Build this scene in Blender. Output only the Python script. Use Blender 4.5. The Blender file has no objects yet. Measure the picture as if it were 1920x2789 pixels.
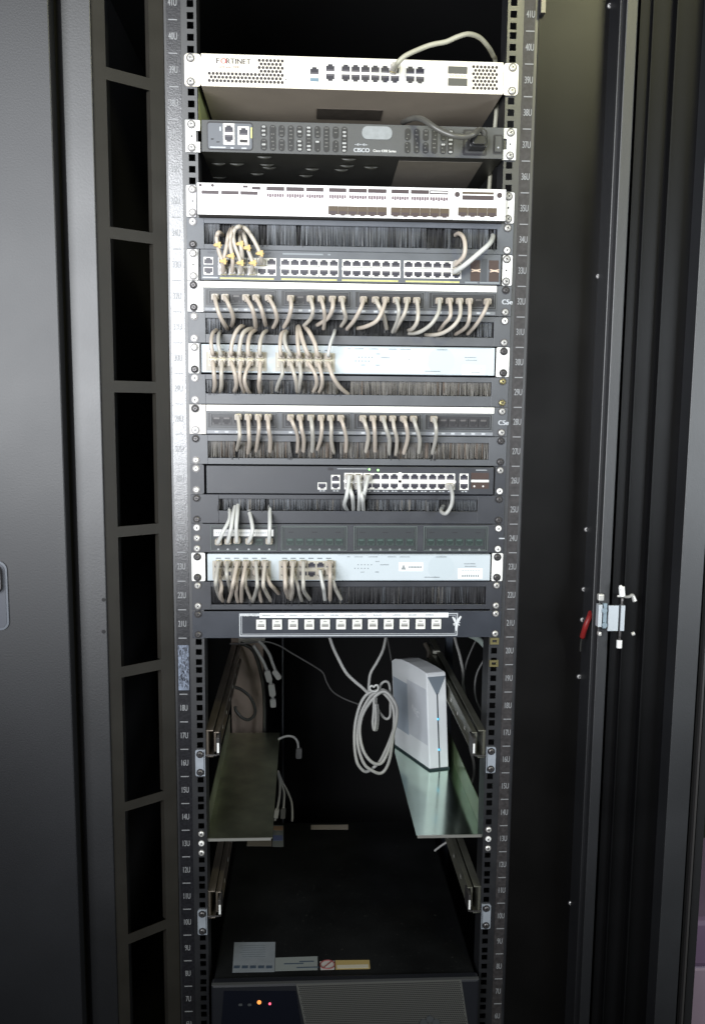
import bpy, math, random
from mathutils import Vector, Matrix
random.seed(7)
sc = bpy.context.scene
COL = sc.collection
U = .04445
EAR = .2377          # half width of a rack panel
HX = .2290           # screw column
# ------------------------------------------------------------------ camera
F, PX, PY = 2600.0, 971.9, 1473.5
CP = Vector((-.06894, -1.43977, 1.24594))
CX = Vector((.9984352, -.0550260, .0099687))
CY = Vector((.0558832, .9883804, -.1413550))
CZ = Vector((-.0020747, .1416909, .9899088))
def W(px, py, v, ax=1):
    d = CX*((px-PX)/F) + CY - CZ*((py-PY)/F)
    return CP + d*((v-CP[ax])/d[ax])
def X(px, py=1394, y=0.): return W(px, py, y).x
cd = bpy.data.cameras.new('camera'); cam = bpy.data.objects.new('camera', cd); COL.objects.link(cam)
cd.sensor_fit = 'HORIZONTAL'; cd.sensor_width = 36; cd.lens = F/1920*36
cd.shift_x = (960-PX)/1920; cd.shift_y = (PY-1394.5)/1920
cd.clip_start = .02; cd.clip_end = 60
m = Matrix.Identity(4)
for r in range(3): m[r][0], m[r][1], m[r][2], m[r][3] = CX[r], CZ[r], -CY[r], CP[r]
cam.matrix_world = m; sc.camera = cam
# ------------------------------------------------------------------ materials
MT = {}
def mat(n, rgb, rough=.5, metal=0., bump=0., bs=900., var=0., vs=30., spec=.5, emit=None, es=1., stretch=None, dirt=None, coat=0.):
    if n in MT: return MT[n]
    M = bpy.data.materials.new(n); M.use_nodes = True; nt = M.node_tree; N = nt.nodes; L = nt.links
    b = N['Principled BSDF']; b.inputs['Base Color'].default_value = (*rgb, 1)
    b.inputs['Roughness'].default_value = rough; b.inputs['Metallic'].default_value = metal
    b.inputs['Specular IOR Level'].default_value = spec
    if coat: b.inputs['Coat Weight'].default_value = coat; b.inputs['Coat Roughness'].default_value = .3
    tc = N.new('ShaderNodeTexCoord'); src = tc.outputs['Object']
    if stretch:
        mp = N.new('ShaderNodeMapping'); mp.inputs['Scale'].default_value = stretch; L.new(src, mp.inputs[0]); src = mp.outputs[0]
    if var:
        nz = N.new('ShaderNodeTexNoise'); nz.inputs['Scale'].default_value = vs; nz.inputs['Detail'].default_value = 6; L.new(src, nz.inputs['Vector'])
        cr = N.new('ShaderNodeValToRGB'); cr.color_ramp.elements[0].position = .3; cr.color_ramp.elements[1].position = .7
        a = 1-var; c = 1+var
        cr.color_ramp.elements[0].color = (*[v*a for v in rgb], 1); cr.color_ramp.elements[1].color = (*[min(1, v*c) for v in rgb], 1)
        L.new(nz.outputs['Fac'], cr.inputs[0]); L.new(cr.outputs[0], b.inputs['Base Color'])
        mr = N.new('ShaderNodeMapRange'); mr.inputs['To Min'].default_value = max(.05, rough*.82); mr.inputs['To Max'].default_value = min(1, rough*1.18)
        L.new(nz.outputs['Fac'], mr.inputs[0]); L.new(mr.outputs[0], b.inputs['Roughness'])
        if dirt:
            nd = N.new('ShaderNodeTexNoise'); nd.inputs['Scale'].default_value = dirt[0]; nd.inputs['Detail'].default_value = 3; L.new(src, nd.inputs['Vector'])
            c2 = N.new('ShaderNodeValToRGB'); c2.color_ramp.elements[0].position = dirt[1]; c2.color_ramp.elements[1].position = dirt[1]+.05
            c2.color_ramp.elements[0].color = (0, 0, 0, 1); c2.color_ramp.elements[1].color = (1, 1, 1, 1); L.new(nd.outputs['Fac'], c2.inputs[0])
            mx = N.new('ShaderNodeMix'); mx.data_type = 'RGBA'; L.new(c2.outputs[0], mx.inputs['Factor']); L.new(cr.outputs[0], mx.inputs['A']); mx.inputs['B'].default_value = (*dirt[2], 1)
            L.new(mx.outputs['Result'], b.inputs['Base Color'])
    if bump:
        nb = N.new('ShaderNodeTexNoise'); nb.inputs['Scale'].default_value = bs; nb.inputs['Detail'].default_value = 2; L.new(tc.outputs['Object'], nb.inputs['Vector'])
        bp = N.new('ShaderNodeBump'); bp.inputs['Strength'].default_value = bump; bp.inputs['Distance'].default_value = .001; L.new(nb.outputs['Fac'], bp.inputs['Height']); L.new(bp.outputs[0], b.inputs['Normal'])
    if emit: b.inputs['Emission Color'].default_value = (*emit, 1); b.inputs['Emission Strength'].default_value = es
    MT[n] = M; return M
black = mat('black powder coat', (.006, .006, .007), .42, bump=.3, bs=1300, var=.12, vs=9)
doorm = mat('black door paint', (.007, .0076, .0098), .50, bump=.13, bs=420, var=.3, vs=3.5, spec=.60)
postm = mat('black post paint', (.007, .0075, .0095), .48, bump=.12, bs=420, var=.25, vs=5, spec=.85)
railm = mat('rail coat', (.012, .0125, .015), .42, spec=1., bump=.06, bs=1200, var=.15, vs=25)
stripm = mat('glossy unit strip', (.012, .012, .015), .25, bump=.22, bs=520, var=.4, vs=300, spec=1., coat=.7)
inner = mat('inner black', (.004, .004, .005), .7)
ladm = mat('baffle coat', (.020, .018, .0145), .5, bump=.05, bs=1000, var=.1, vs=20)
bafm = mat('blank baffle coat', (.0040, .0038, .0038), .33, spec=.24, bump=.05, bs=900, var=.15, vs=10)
panel = mat('panel grey coat', (.062, .066, .075), .45, spec=.7, bump=.07, bs=1500, var=.1, vs=30)
panel2 = mat('panel dark coat', (.021, .023, .030), .45, spec=.65, bump=.07, bs=1500, var=.1, vs=30)
swgrey = mat('switch grey', (.085, .092, .105), .42, bump=.12, bs=1500, var=.08, vs=30)
srvgrey = mat('server grey', (.058, .060, .062), .48, bump=.15, bs=1500, var=.08, vs=30)
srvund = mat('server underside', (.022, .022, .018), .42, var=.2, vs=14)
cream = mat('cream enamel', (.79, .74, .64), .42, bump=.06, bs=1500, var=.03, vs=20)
creamund = mat('cream underside bounce', (.55, .47, .38), .4, var=.06, vs=14)  # firewall underside: bounce light from below is mixed into the colour
white = mat('white enamel', (.80, .79, .80), .42, bump=.05, bs=1500, var=.02, vs=20)
zearw = mat('plated ear', (.72, .72, .70), .45, var=.04, vs=60)
hubm = mat('pale blue plastic', (.445, .495, .53), .45, bump=.05, bs=1500, var=.03, vs=14)
hubd = mat('pale grey print', (.15, .17, .19), .5)
ptxt = mat('grey print', (.22, .24, .25), .6)
dkhole = mat('dark hole', (.012, .011, .014), .5)
porth = mat('port cavity', (.022, .021, .032), .4)
portg = mat('port contacts', (.075, .07, .085), .5)
portw = mat('port housing white', (.72, .71, .68), .45)
portc = mat('port housing cream', (.55, .52, .42), .45)
portb = mat('port housing beige', (.40, .375, .32), .5)
portgr = mat('port housing greenish', (.035, .052, .048), .4)
frameg = mat('module frame', (.10, .105, .11), .4)
grnline = mat('module frame greenish', (.085, .105, .10), .45)
greystrip = mat('designation strip', (.74, .73, .70), .5, var=.04, vs=80)
paper = mat('paper label', (.80, .82, .84), .6, var=.03, vs=60)
greyl = mat('beige grey ear', (.46, .44, .42), .4, var=.1, vs=40)  # beige-grey left ear of the lower patch panel
litstrip = mat('lower strip grey', (.20, .21, .23), .35, var=.1, vs=60)
yel = mat('yellow strip', (.50, .49, .20), .5, var=.15, vs=120)
tiey = mat('yellow clip', (.50, .35, .13), .5)
blueusb = mat('blue usb', (.13, .20, .26), .4)
redp = mat('red print', (.55, .08, .08), .5)
gold = mat('brass', (.62, .54, .26), .3, metal=.9)
chrome = mat('nickel', (.62, .61, .59), .3, metal=.45)
steel = mat('steel dark', (.10, .095, .095), .35, metal=.6)
wht = mat('white plastic', (.85, .85, .84), .4)
zinc = mat('zinc plate', (.42, .46, .52), .35, metal=.4, var=.15, vs=60)
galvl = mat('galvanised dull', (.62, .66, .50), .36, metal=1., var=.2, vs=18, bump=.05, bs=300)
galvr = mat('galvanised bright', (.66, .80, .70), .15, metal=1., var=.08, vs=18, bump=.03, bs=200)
slidem = mat('slide steel', (.20, .17, .14), .36, metal=.6, var=.15, vs=20)
slider = mat('slide steel cool', (.20, .20, .165), .36, metal=.6, var=.15, vs=20)
cabm = mat('beige cable jacket', (.43, .395, .345), .42, var=.05, vs=60)
cabw = mat('pale cable jacket', (.50, .505, .49), .4, var=.04, vs=60)
cabg = mat('grey cable jacket', (.34, .34, .33), .45, var=.05, vs=60)
cabd = mat('dark cable jacket', (.03, .03, .028), .42)
cabdg = mat('charcoal cable jacket', (.075, .073, .066), .36)
cabk = mat('dim grey cable jacket', (.10, .10, .10), .5)
plugm = mat('clear beige plug', (.36, .32, .27), .28, var=.08, vs=200)
plugg = mat('clear grey plug', (.40, .38, .35), .28, var=.12, vs=200)
bris = [mat('bristle black', (.018, .018, .021), .5), mat('bristle grey', (.060, .065, .074), .4), mat('bristle pale', (.115, .125, .142), .45),
        mat('bristle brown', (.105, .098, .09), .5), mat('bristle tan', (.145, .135, .122), .5), mat('bristle rust', (.105, .08, .062), .5)]  # the bristles' own tones, black through grey to tan
spk = mat('brown fibre port', (.07, .048, .03), .45)
spkd = mat('slot dark', (.045, .03, .035), .45)
boxw = mat('router white', (.84, .87, .90), .42, var=.02, vs=20)
boxs = mat('router side', (.78, .81, .84), .45, var=.03, vs=20)
boxi = mat('router inset', (.60, .63, .68), .4, var=.03, vs=20)
boxk = mat('router notch', (.22, .26, .31), .3)
upsm = mat('ups black', (.006, .0065, .007), .55, bump=.05, bs=900, var=.5, vs=7, spec=.25, dirt=(160, .68, (.03, .03, .028)))
upsf = mat('ups bezel', (.011, .012, .016), .45, bump=.05, bs=900)
mesh_m = mat('ups grille', (.085, .086, .08), .5)
tan = mat('tan duct', (.30, .235, .195), .6, var=.25, vs=9)
lblg = mat('dull label', (.20, .22, .245), .55, var=.06, vs=60)
lbly = mat('yellow label', (.36, .27, .11), .55)
lblb = mat('brown label', (.36, .24, .17), .55)
lblu = mat('blue label', (.12, .15, .34), .55)
redw = mat('red sleeve', (.20, .012, .012), .5)
markw = mat('marker white', (.42, .44, .47), .5)
scrw = mat('unit print', (.22, .225, .235), .45)
led_g = mat('led green', (.3, .8, .2), .4, emit=(.35, 1, .3), es=1.6)
led_b = mat('led blue', (.1, .5, .9), .4, emit=(.12, .75, 1.), es=.7)
led_o = mat('led orange', (.9, .4, .1), .4, emit=(1., .26, .05), es=1.1)
led_r = mat('led red', (.9, .1, .2), .4, emit=(1., .12, .2), es=1.6)
und_lbl = mat('underside label', (.20, .18, .155), .5, var=.08, vs=60)
und_lbd = mat('underside dark label', (.09, .075, .06), .6, var=.15, vs=60)
wallm = mat('room wall', (.45, .50, .43), .8, var=.15, vs=3)
floorm = mat('room floor', (.06, .06, .06), .7, var=.2, vs=4)
lilac = mat('lilac plastic', (.55, .42, .55), .5, var=.06, vs=8)
lilac2 = mat('purple plastic', (.30, .20, .34), .5, var=.06, vs=8)
wallg = mat('rear duct', (.05, .055, .065), .5)
# ------------------------------------------------------------------ builders
def wl(o):
    v = Vector((0, 0, 0))
    while o: v += o.location; o = o.parent
    return v
class MB:
    def __init__(s): s.v = []; s.f = []; s.m = []
    def add(s, vs, fs, m=0):
        k = len(s.v); s.v += [tuple(p) for p in vs]; s.f += [tuple(i+k for i in f) for f in fs]; s.m += [m]*len(fs); return s
    def box(s, x0, x1, y0, y1, z0, z1, m=0):
        x0, x1 = min(x0, x1), max(x0, x1); y0, y1 = min(y0, y1), max(y0, y1); z0, z1 = min(z0, z1), max(z0, z1)
        return s.add([(x, y, z) for x in (x0, x1) for y in (y0, y1) for z in (z0, z1)],
              [(0, 1, 3, 2), (4, 6, 7, 5), (0, 4, 5, 1), (2, 3, 7, 6), (0, 2, 6, 4), (1, 5, 7, 3)], m)
    def prism(s, pts, y0, y1, m=0):      # pts: (x,z) outline, ccw seen from -y
        n = len(pts)
        vs = [(x, y0, z) for x, z in pts]+[(x, y1, z) for x, z in pts]
        fs = [tuple(range(n)), tuple(range(2*n-1, n-1, -1))]+[(i, i+n, (i+1) % n+n, (i+1) % n) for i in range(n)]
        return s.add(vs, fs, m)
    def hexa(s, a, b, m=0):              # two quads of points, joined
        return s.add(list(a)+list(b), [(0, 1, 2, 3), (7, 6, 5, 4)]+[(i, i+4, (i+1) % 4+4, (i+1) % 4) for i in range(4)], m)
    def disc(s, x, z, r, y0, y1, m=0, n=16, r2=None):
        r2 = r2 or r
        vs = [(x+r*math.cos(6.28318*i/n), y0, z+r*math.sin(6.28318*i/n)) for i in range(n)]+[(x+r2*math.cos(6.28318*i/n), y1, z+r2*math.sin(6.28318*i/n)) for i in range(n)]
        return s.add(vs, [tuple(range(n)), tuple(range(2*n-1, n-1, -1))]+[(i, i+n, (i+1) % n+n, (i+1) % n) for i in range(n)], m)
    def rrect(s, x0, x1, z0, z1, r, y0, y1, m=0, n=5):
        pts = []
        for cx, cz, a in ((x1-r, z0+r, -90), (x1-r, z1-r, 0), (x0+r, z1-r, 90), (x0+r, z0+r, 180)):
            for i in range(n+1):
                t = math.radians(a+90*i/n); pts.append((cx+r*math.cos(t), cz+r*math.sin(t)))
        return s.prism(pts, y0, y1, m)
    def frame(s, x0, x1, z0, z1, t, y0, y1, m=0):
        s.box(x0, x0+t, y0, y1, z0, z1, m); s.box(x1-t, x1, y0, y1, z0, z1, m)
        s.box(x0+t, x1-t, y0, y1, z0, z0+t, m); return s.box(x0+t, x1-t, y0, y1, z1-t, z1, m)
    def tube(s, pts, r, m=0, seg=10, sub=6, closed=False):
        P = smooth(pts, sub, closed); n = len(P); ring = []
        t0 = (P[1]-P[0]).normalized(); up = Vector((0, 0, 1)) if abs(t0.z) < .9 else Vector((1, 0, 0))
        nrm = t0.cross(up).normalized()
        for i, p in enumerate(P):
            t = ((P[(i+1) % n] if closed or i < n-1 else p)-(P[i-1] if closed or i > 0 else p)).normalized()
            nrm = (nrm-t*nrm.dot(t)).normalized(); bi = t.cross(nrm)
            rr = r(i/(n-1)) if callable(r) else r
            ring.append([p+(nrm*math.cos(6.28318*k/seg)+bi*math.sin(6.28318*k/seg))*rr for k in range(seg)])
        vs = [q for g in ring for q in g]; fs = []
        for i in range(n if closed else n-1):
            a = i*seg; b = ((i+1) % n)*seg
            for k in range(seg): fs.append((a+k, a+(k+1) % seg, b+(k+1) % seg, b+k))
        if not closed: fs += [tuple(range(seg-1, -1, -1)), tuple((n-1)*seg+k for k in range(seg))]
        return s.add(vs, fs, m)
    def build(s, name, mats, parent=None, org=None, sm=False, bev=0.):
        o0 = wl(parent) if parent else (Vector(org) if org else Vector((0, 0, 0)))
        me = bpy.data.meshes.new(name); me.from_pydata([tuple(Vector(p)-o0) for p in s.v], [], s.f)
        mats = mats if isinstance(mats, (list, tuple)) else [mats]
        for q in mats: me.materials.append(q)
        for p, k in zip(me.polygons, s.m): p.material_index = k
        if sm: me.shade_smooth()
        o = bpy.data.objects.new(name, me); COL.objects.link(o)
        if parent: o.parent = parent
        else: o.location = o0
        if bev:
            b = o.modifiers.new('bevel', 'BEVEL'); b.width = bev; b.segments = 2; b.limit_method = 'ANGLE'; b.angle_limit = .7
        return o
def smooth(pts, sub, closed=False):
    P = [Vector(p) for p in pts]; n = len(P); out = []
    for i in range(n if closed else n-1):
        g = lambda k: P[k % n] if closed else P[max(0, min(n-1, k))]
        a, b, c, d = g(i-1), g(i), g(i+1), g(i+2)
        for j in range(sub):
            t = j/sub; out.append(.5*((2*b)+(c-a)*t+(2*a-5*b+4*c-d)*t*t+(3*b-a-3*c+d)*t*t*t))
    if not closed: out.append(P[-1])
    return out
def tag(o, label=None, cat=None, group=None, kind=None):
    if label: o['label'] = label
    if cat: o['category'] = cat
    if group: o['group'] = group
    if kind: o['kind'] = kind
    return o
def thing(name, label, cat, loc, group=None):
    o = bpy.data.objects.new(name, None); o.empty_display_size = .02; COL.objects.link(o); o.location = loc
    return tag(o, label, cat, group)
def put(me, name, parent, x, y, z, rz=0., s=None):     # shared mesh as a part
    o = bpy.data.objects.new(name, me); COL.objects.link(o); o.parent = parent
    o.location = Vector((x, y, z))-wl(parent)
    if rz: o.rotation_euler = (0, rz, 0)
    if s: o.scale = s
    return o
def text(s, name, parent, x, y, z, size, m, sx=1., align='CENTER', rot=(math.pi/2, 0, 0), bold=0., bw=.014):
    c = bpy.data.curves.new(name, 'FONT'); c.body = s; c.size = size; c.align_x = align; c.align_y = 'CENTER'; c.offset = bold
    t = bpy.data.objects.new(name+'_src', c); COL.objects.link(t)
    dg = bpy.context.evaluated_depsgraph_get(); dg.update()
    me = bpy.data.meshes.new_from_object(t.evaluated_get(dg)); bpy.data.objects.remove(t)
    R = Matrix.LocRotScale(None, __import__('mathutils').Euler(rot), None) @ Matrix.Diagonal((sx, 1, 1, 1))
    me.transform(R)
    n0 = len(me.vertices); vs = [tuple(v.co) for v in me.vertices]; fs = [tuple(p.vertices) for p in me.polygons]; d = size*bw
    me.clear_geometry(); cp = ((0, 0),) if rot[0] < 1 else ((-d, 0), (0, -.00006), (d, -.00012)); me.from_pydata([(a+dx, b_+dy, c_) for dx, dy in cp for a, b_, c_ in vs], [], [tuple(i+n0*q for i in f) for q in range(len(cp)) for f in fs])
    me.materials.clear(); me.materials.append(m); me.name = name
    o = bpy.data.objects.new(name, me); COL.objects.link(o); o.parent = parent
    o.location = Vector((x, y, z))-(wl(parent) if parent else Vector((0, 0, 0))); return o
def textmesh(s, size, sx, bold=0.):
    o = text(s, 'tmp', None, 0, 0, 0, size, scrw, sx, bold=bold); me = o.data; bpy.data.objects.remove(o); return me
def merge_mesh(mb, me, x, y, z, m=0):
    mb.add([(v.co.x+x, v.co.y+y, v.co.z+z) for v in me.vertices], [tuple(p.vertices) for p in me.polygons], m)
def zf(k, f): return (k-1+f)*U
# ------------------------------------------------------------------ shared small meshes
def mesh_of(mb, name, mats, sm=False):
    o = mb.build(name, mats, sm=sm); me = o.data; bpy.data.objects.remove(o); return me
def screw_mesh(name, m, mw, rr=.0046):
    b = MB(); b.disc(0, 0, rr+.0012, -.0009, 0, 1, 20); b.disc(0, 0, rr*.62, -.0034, -.0026, 0, 20, rr*.9); b.disc(0, 0, rr*.9, -.0026, -.0009, 0, 20, rr)
    b.box(-.0023, .0023, -.0037, -.0034, -.0005, .0005, 2); b.box(-.0005, .0005, -.0037, -.0034, -.0023, .0023, 2)
    return mesh_of(b, name, [m, mw, dkhole])
SC = {'c': screw_mesh('screw', chrome, steel), 'd': screw_mesh('screw', steel, dkhole), 'w': screw_mesh('screw', wht, steel), 'g': screw_mesh('screw', gold, steel)}
def screw(parent, x, z, y, kind='c'):
    o = put(SC[kind], 'screw', parent, x, y, z, random.uniform(0, 1.5)); return o
def screws(t, k, L, R, y=-.0032, xs=None):
    for side, s in ((-1, L), (1, R)):
        for i, c in enumerate(s):
            f = (.857, .143)[i] if len(s) == 2 else (.857, .5, .143)[i]
            if c != '-': screw(t, side*HX, zf(k, f), y, c)
def port_mesh(w, h, up, house, hole, con, keyw=.55, t=.0012):
    b = MB(); b.frame(-w/2, w/2, -h/2, h/2, .0011, -t, 0, 0)
    b.box(-w/2+.0011, w/2-.0011, -.0003, 0, -h/2+.0011, h/2-.0011, 1)
    s = 1 if up else -1; wi = w/2-.0011; hi = h/2-.0011
    for sx in (-1, 1): b.box(sx*wi*keyw, sx*wi, -t, -.0003, s*hi*.52, s*hi, 0)
    b.box(-wi*.8, wi*.8, -.0007, -.0003, -s*hi*.95, -s*hi*.45, 2)
    return mesh_of(b, 'port', [house, hole, con])
def plug_mesh(m, mt):
    b = MB(); b.rrect(-.0053, .0053, -.0043, .0043, .0018, -.013, -.0005, 0); b.rrect(-.0042, .0042, -.004, .004, .0018, -.018, -.013, 0)
    b.box(-.002, .002, -.014, -.002, .0045, .006, 0); b.box(-.0045, .0045, -.0085, -.0065, -.0047, -.0045, 1)
    return mesh_of(b, 'plug', [m, mt])
PL = {'b': plug_mesh(plugm, gold), 'g': plug_mesh(plugg, gold)}
NTH = ['first', 'second', 'third', 'fourth', 'fifth', 'sixth', 'seventh', 'eighth', 'ninth', 'tenth', 'eleventh', 'twelfth']
# ------------------------------------------------------------------ cabinet
cab = thing('server_cabinet', 'tall black server cabinet with its doors open around the racked equipment', 'server cabinet', (0, .4, -.05))
ZB, ZT = -.05, 2.02
def rail(side):
    b = MB(); s = side
    xo = abs(X(465, 930)) if s < 0 else X(1434, 930)
    xi = .2222; h = .0047
    def bx(x0, x1, z0, z1, y0=0., y1=.002): b.box(s*x0, s*x1, y0, y1, z0, z1)
    bx(HX+h, xo, 0, 44*U); bx(xi, HX-h, 0, 44*U)
    for k in range(44):
        e = [0, .143*U-h, .143*U+h, .5*U-h, .5*U+h, .857*U-h, .857*U+h, U]
        for i in (0, 2, 4, 6): bx(HX-h, HX+h, k*U+e[i], k*U+e[i+1])
    bx(xi-.0018, xi, 0, 44*U, 0, .045); bx(xo, xo+.002, 0, 44*U, 0, .04)
    r = b.build('mounting_rail', [railm], cab)
    lx0, lx1 = (X(459, 930)*-1+.0, .2415) if s < 0 else (.2440, xo-.0035)
    if s < 0: lx0, lx1 = .2425, xo-.001
    q = MB(); q.box(s*lx0, s*lx1, -.0006, -.0001, 0, 44*U); q.build('unit_strip', stripm if s < 0 else mat('worn unit strip', (.032, .029, .030), .5, bump=.08, bs=420, var=.35, vs=160, spec=.4), r)
    t = MB(); cx = s*.2533
    for k in range(5, 43):
        if not (s < 0 and k == 19):
            t = MB(); t.box(cx-.0062, cx+.0062, -.0012, -.0007, k*U-.0007, k*U+.0007); t.build('unit_tick', scrw, r)
        if s < 0 and k in (18, 19): continue
        text('%dU' % (k+1), 'unit_number', r, cx, -.0012, (k+.5)*U, .0135, scrw, .54)
    return r
rl = rail(-1); rr_ = rail(1)
# worn tape patch on the left rail between 18U and 20U
wp = MB(); random.seed(3)
wp.box(-.2605, -.2445, -.0017, -.0012, 18.15*U, 19.75*U, 0)
for i in range(150):
    x = random.uniform(-.260, -.2450); z = random.uniform(18.2, 19.7)*U; w = random.uniform(.0004, .0016); h_ = random.uniform(.0006, .005)
    wp.box(x, x+w, -.0019, -.0017, z, z+h_, 1)
wp.build('torn_tape', [mat('tape residue', (.14, .165, .22), .5, var=.5, vs=260), mat('tape dark', (.04, .045, .06), .4)], rl)
# cage nuts in the right rail
for f in (.857, .05):
    b = MB(); z = zf(20, f); b.frame(HX-.0068, HX+.0068, z-.0052, z+.0052, .0032, -.0025, .0, 0); b.box(HX-.0035, HX+.0035, .0, .003, z-.003, z+.003, 1)
    b.build('cage_nut', [gold, dkhole], rr_)
# shell
b = MB(); b.box(-.46, .49, 1.0, 1.015, ZB-.02, ZT+.02); b.build('back_wall', inner, cab)
b = MB(); b.box(-.46, -.445, -.06, 1.0, ZB, ZT); b.build('side_wall', inner, cab)
b = MB(); b.box(.475, .49, -.02, 1.0, ZB, ZT); b.build('side_wall', inner, cab)
b = MB(); b.box(-.46, .49, .0, 1.0, ZB-.02, ZB); b.build('floor_plate', inner, cab)
b = MB(); b.box(-.46, .49, .0, 1.0, ZT, ZT+.02); b.build('roof_plate', inner, cab)
# left post and slotted baffle
yP = -.07
b = MB(); b.box(X(192.5, 930, yP), X(271, 930, yP), yP, .05, ZB, ZT)
lp = b.build('front_post', postm, cab, bev=.0015)
b = MB()
for py in (1634, 1721):
    p = W(288, py, yP-.0006); b.disc(p.x-.003, p.z, .0028, yP-.0008, yP-.0002, 0, 12)
b.build('post_hole', inner, lp)
# slotted baffle, slanting back from post to rail
A = Vector((X(273, 930, -.066), -.066)); B = Vector((X(460, 930, .002), .002)); D = B-A; nrm2 = Vector((-D.y, D.x)).normalized()
def slant(b, u0, u1, z0, z1, t=.0016, m=0):
    p, q = A+D*u0, A+D*u1; n = nrm2*t
    b.hexa([(p.x, p.y, z0), (q.x, q.y, z0), (q.x, q.y, z1), (p.x, p.y, z1)], [(p.x+n.x, p.y+n.y, z0), (q.x+n.x, q.y+n.y, z0), (q.x+n.x, q.y+n.y, z1), (p.x+n.x, p.y+n.y, z1)], m)
wins = [(-80, 180), (214.6, 616), (648, 1036), (1068, 1435), (1463.5, 1817.7), (1846.6, 2188), (2212.6, 2549), (2575, 2950)]
uL = .165; uR = .80
pl = A+D*uL
zz = [(W(303, b_, pl.y).z, W(303, a_, pl.y).z) for a_, b_ in wins]   # (bottom, top)
b = MB(); slant(b, 0, uL, ZB, ZT); slant(b, uR, 1, ZB, ZT)
prev = ZT
for z0, z1 in zz:
    slant(b, uL, uR, z1, prev, .0016); prev = z0
slant(b, uL, uR, ZB, prev)
# returned lips round every opening
for z0, z1 in zz:
    slant(b, uL, uL+.012, z0, z1, .010); slant(b, uR-.012, uR, z0, z1, .010)
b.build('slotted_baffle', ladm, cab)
# right blank baffle with screws
yb0, yb1 = -.002, -.008
x0, x1 = X(1437, 930, yb0), X(1643, 930, yb1)
b = MB(); b.hexa([(x0, yb0, ZB), (x1, yb1, ZB), (x1, yb1, ZT), (x0, yb0, ZT)], [(x0, yb0+.002, ZB), (x1, yb1+.002, ZB), (x1, yb1+.002, ZT), (x0, yb0+.002, ZT)])
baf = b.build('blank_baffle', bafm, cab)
SS = screw_mesh('screw', chrome, dkhole, .0034)
for px, py in ((1660, 15), (1629, 752), (1597, 1442), (1590, 1605), (1586, 1688), (1577, 1843), (1554, 2460)):
    p = W(px, py, yb1-.001); t_ = (p.x-x0)/(x1-x0); yy = yb0+(yb1-yb0)*min(1, t_); p = W(px, py, yy-.0005)
    put(SS, 'screw', baf, p.x, yy-.0006, p.z, random.random())
b = MB(); p0, p1 = W(1470, -20, .0), W(1480, 42, .0)
b.box(p0.x, p1.x, -.012, -.002, p1.z, p0.z); b.build('cable_hook', steel, baf)
# right post
b = MB(); b.box(X(1647, 930, -.055), X(1664, 930, -.055), -.055, .03, ZB, ZT, 0); b.box(X(1664, 930, -.07), X(1695, 930, -.07), -.07, .03, ZB, ZT, 0)
rp = b.build('front_post', postm, cab, bev=.0015)
# right door, swung open: inner pan, stiffening edges, lit rim
def vb(bm, a, c, y, y1, m=0): bm.box(W(*a, y).x, W(*c, y).x, y, y1, ZB, ZT, m)
b = MB()
vb(b, (1701, 930), (1734, 930), -.058, -.045); vb(b, (1734, 930), (1737, 930), -.066, -.045); vb(b, (1737, 930), (1796, 930), -.052, -.04)
vb(b, (1796, 930), (1800, 930), -.066, -.04); vb(b, (1800, 930), (1890, 930), -.05, -.035)
dr = b.build('door', mat('door inside', (.004, .004, .0045), .42, bump=.05, bs=900, var=.15, vs=10, spec=.15), cab); dr['label'] = 'right door swung wide open'
b = MB(); vb(b, (1891, 930), (1840, 2789), -.085, -.034); b.build('door_rim', mat('door rim paint', (.010, .0108, .013), .5, bump=.12, bs=420, var=.25, vs=5, spec=1.), dr, bev=.001)
b = MB(); vb(b, (1843, 2789), (1853, 2789), -.075, -.034); vb(b, (1862, 2789), (1883, 2789), -.075, -.034); b.build('door_black_strip', inner, dr)  # plain black strips either side of the thin door edge
b = MB(); vb(b, (1855, 2789), (1860, 2789), -.083, -.034); b.build('door_edge', steel, dr)
# hinge
hy = -.085
def bp(bm, x0, y0, x1, y1, yy, d, m=0): p, q = W(x0, y1, yy), W(x1, y0, yy); bm.box(p.x, q.x, yy, yy+d, p.z, q.z, m)
b = MB(); bp(b, 1655, 1650, 1686, 1719, hy, .004); bp(b, 1689, 1650, 1703, 1719, hy-.004, .008); bp(b, 1686, 1650, 1689, 1719, hy+.001, .004, 1)
bp(b, 1628, 1648, 1641, 1708, hy-.002, .012); bp(b, 1641, 1644, 1654, 1712, hy+.002, .006, 1)
for py in (1662, 1702): p = W(1645, py, hy); b.disc(p.x, p.z, .004, hy-.004, hy, 1, 12)
hg = b.build('hinge', [mat('zinc hinge', (.50, .54, .58), .4, metal=.3), mat('hinge blue grey', (.26, .33, .38), .4, metal=.4)], cab, bev=.0006)  # second material is a darker blue-grey metal
b = MB()
b.tube([W(1693, 1598, hy), W(1694, 1612, hy), W(1695, 1624, hy)], .0045, 0); b.tube([W(1688, 1602, hy-.002), W(1694, 1600, hy-.002)], .004, 0)
b.tube([W(1687, 1744, hy), W(1686, 1765, hy)], .0042, 0); b.tube([W(1695, 1624, hy), W(1687, 1745, hy)], .0022, 1)
b.build('hinge_pin', [wht, steel], hg, sm=True)
b = MB(); bp(b, 1630, 1619, 1647, 1638, hy+.004, .01); bp(b, 1630, 1722, 1640, 1734, hy+.004, .01); b.build('hinge_knuckle', chrome, hg, bev=.002)
b = MB(); b.tube([W(1682, 1624, hy), W(1710, 1626, hy+.01), W(1722, 1622, hy+.015), W(1729, 1638, hy+.015)], lambda t: .0015+.0022*t); b.tube([W(1720, 1728, hy+.01), W(1728, 1725, hy+.01)], .003)
b.build('hinge_spring', chrome, hg, sm=True)
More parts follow.
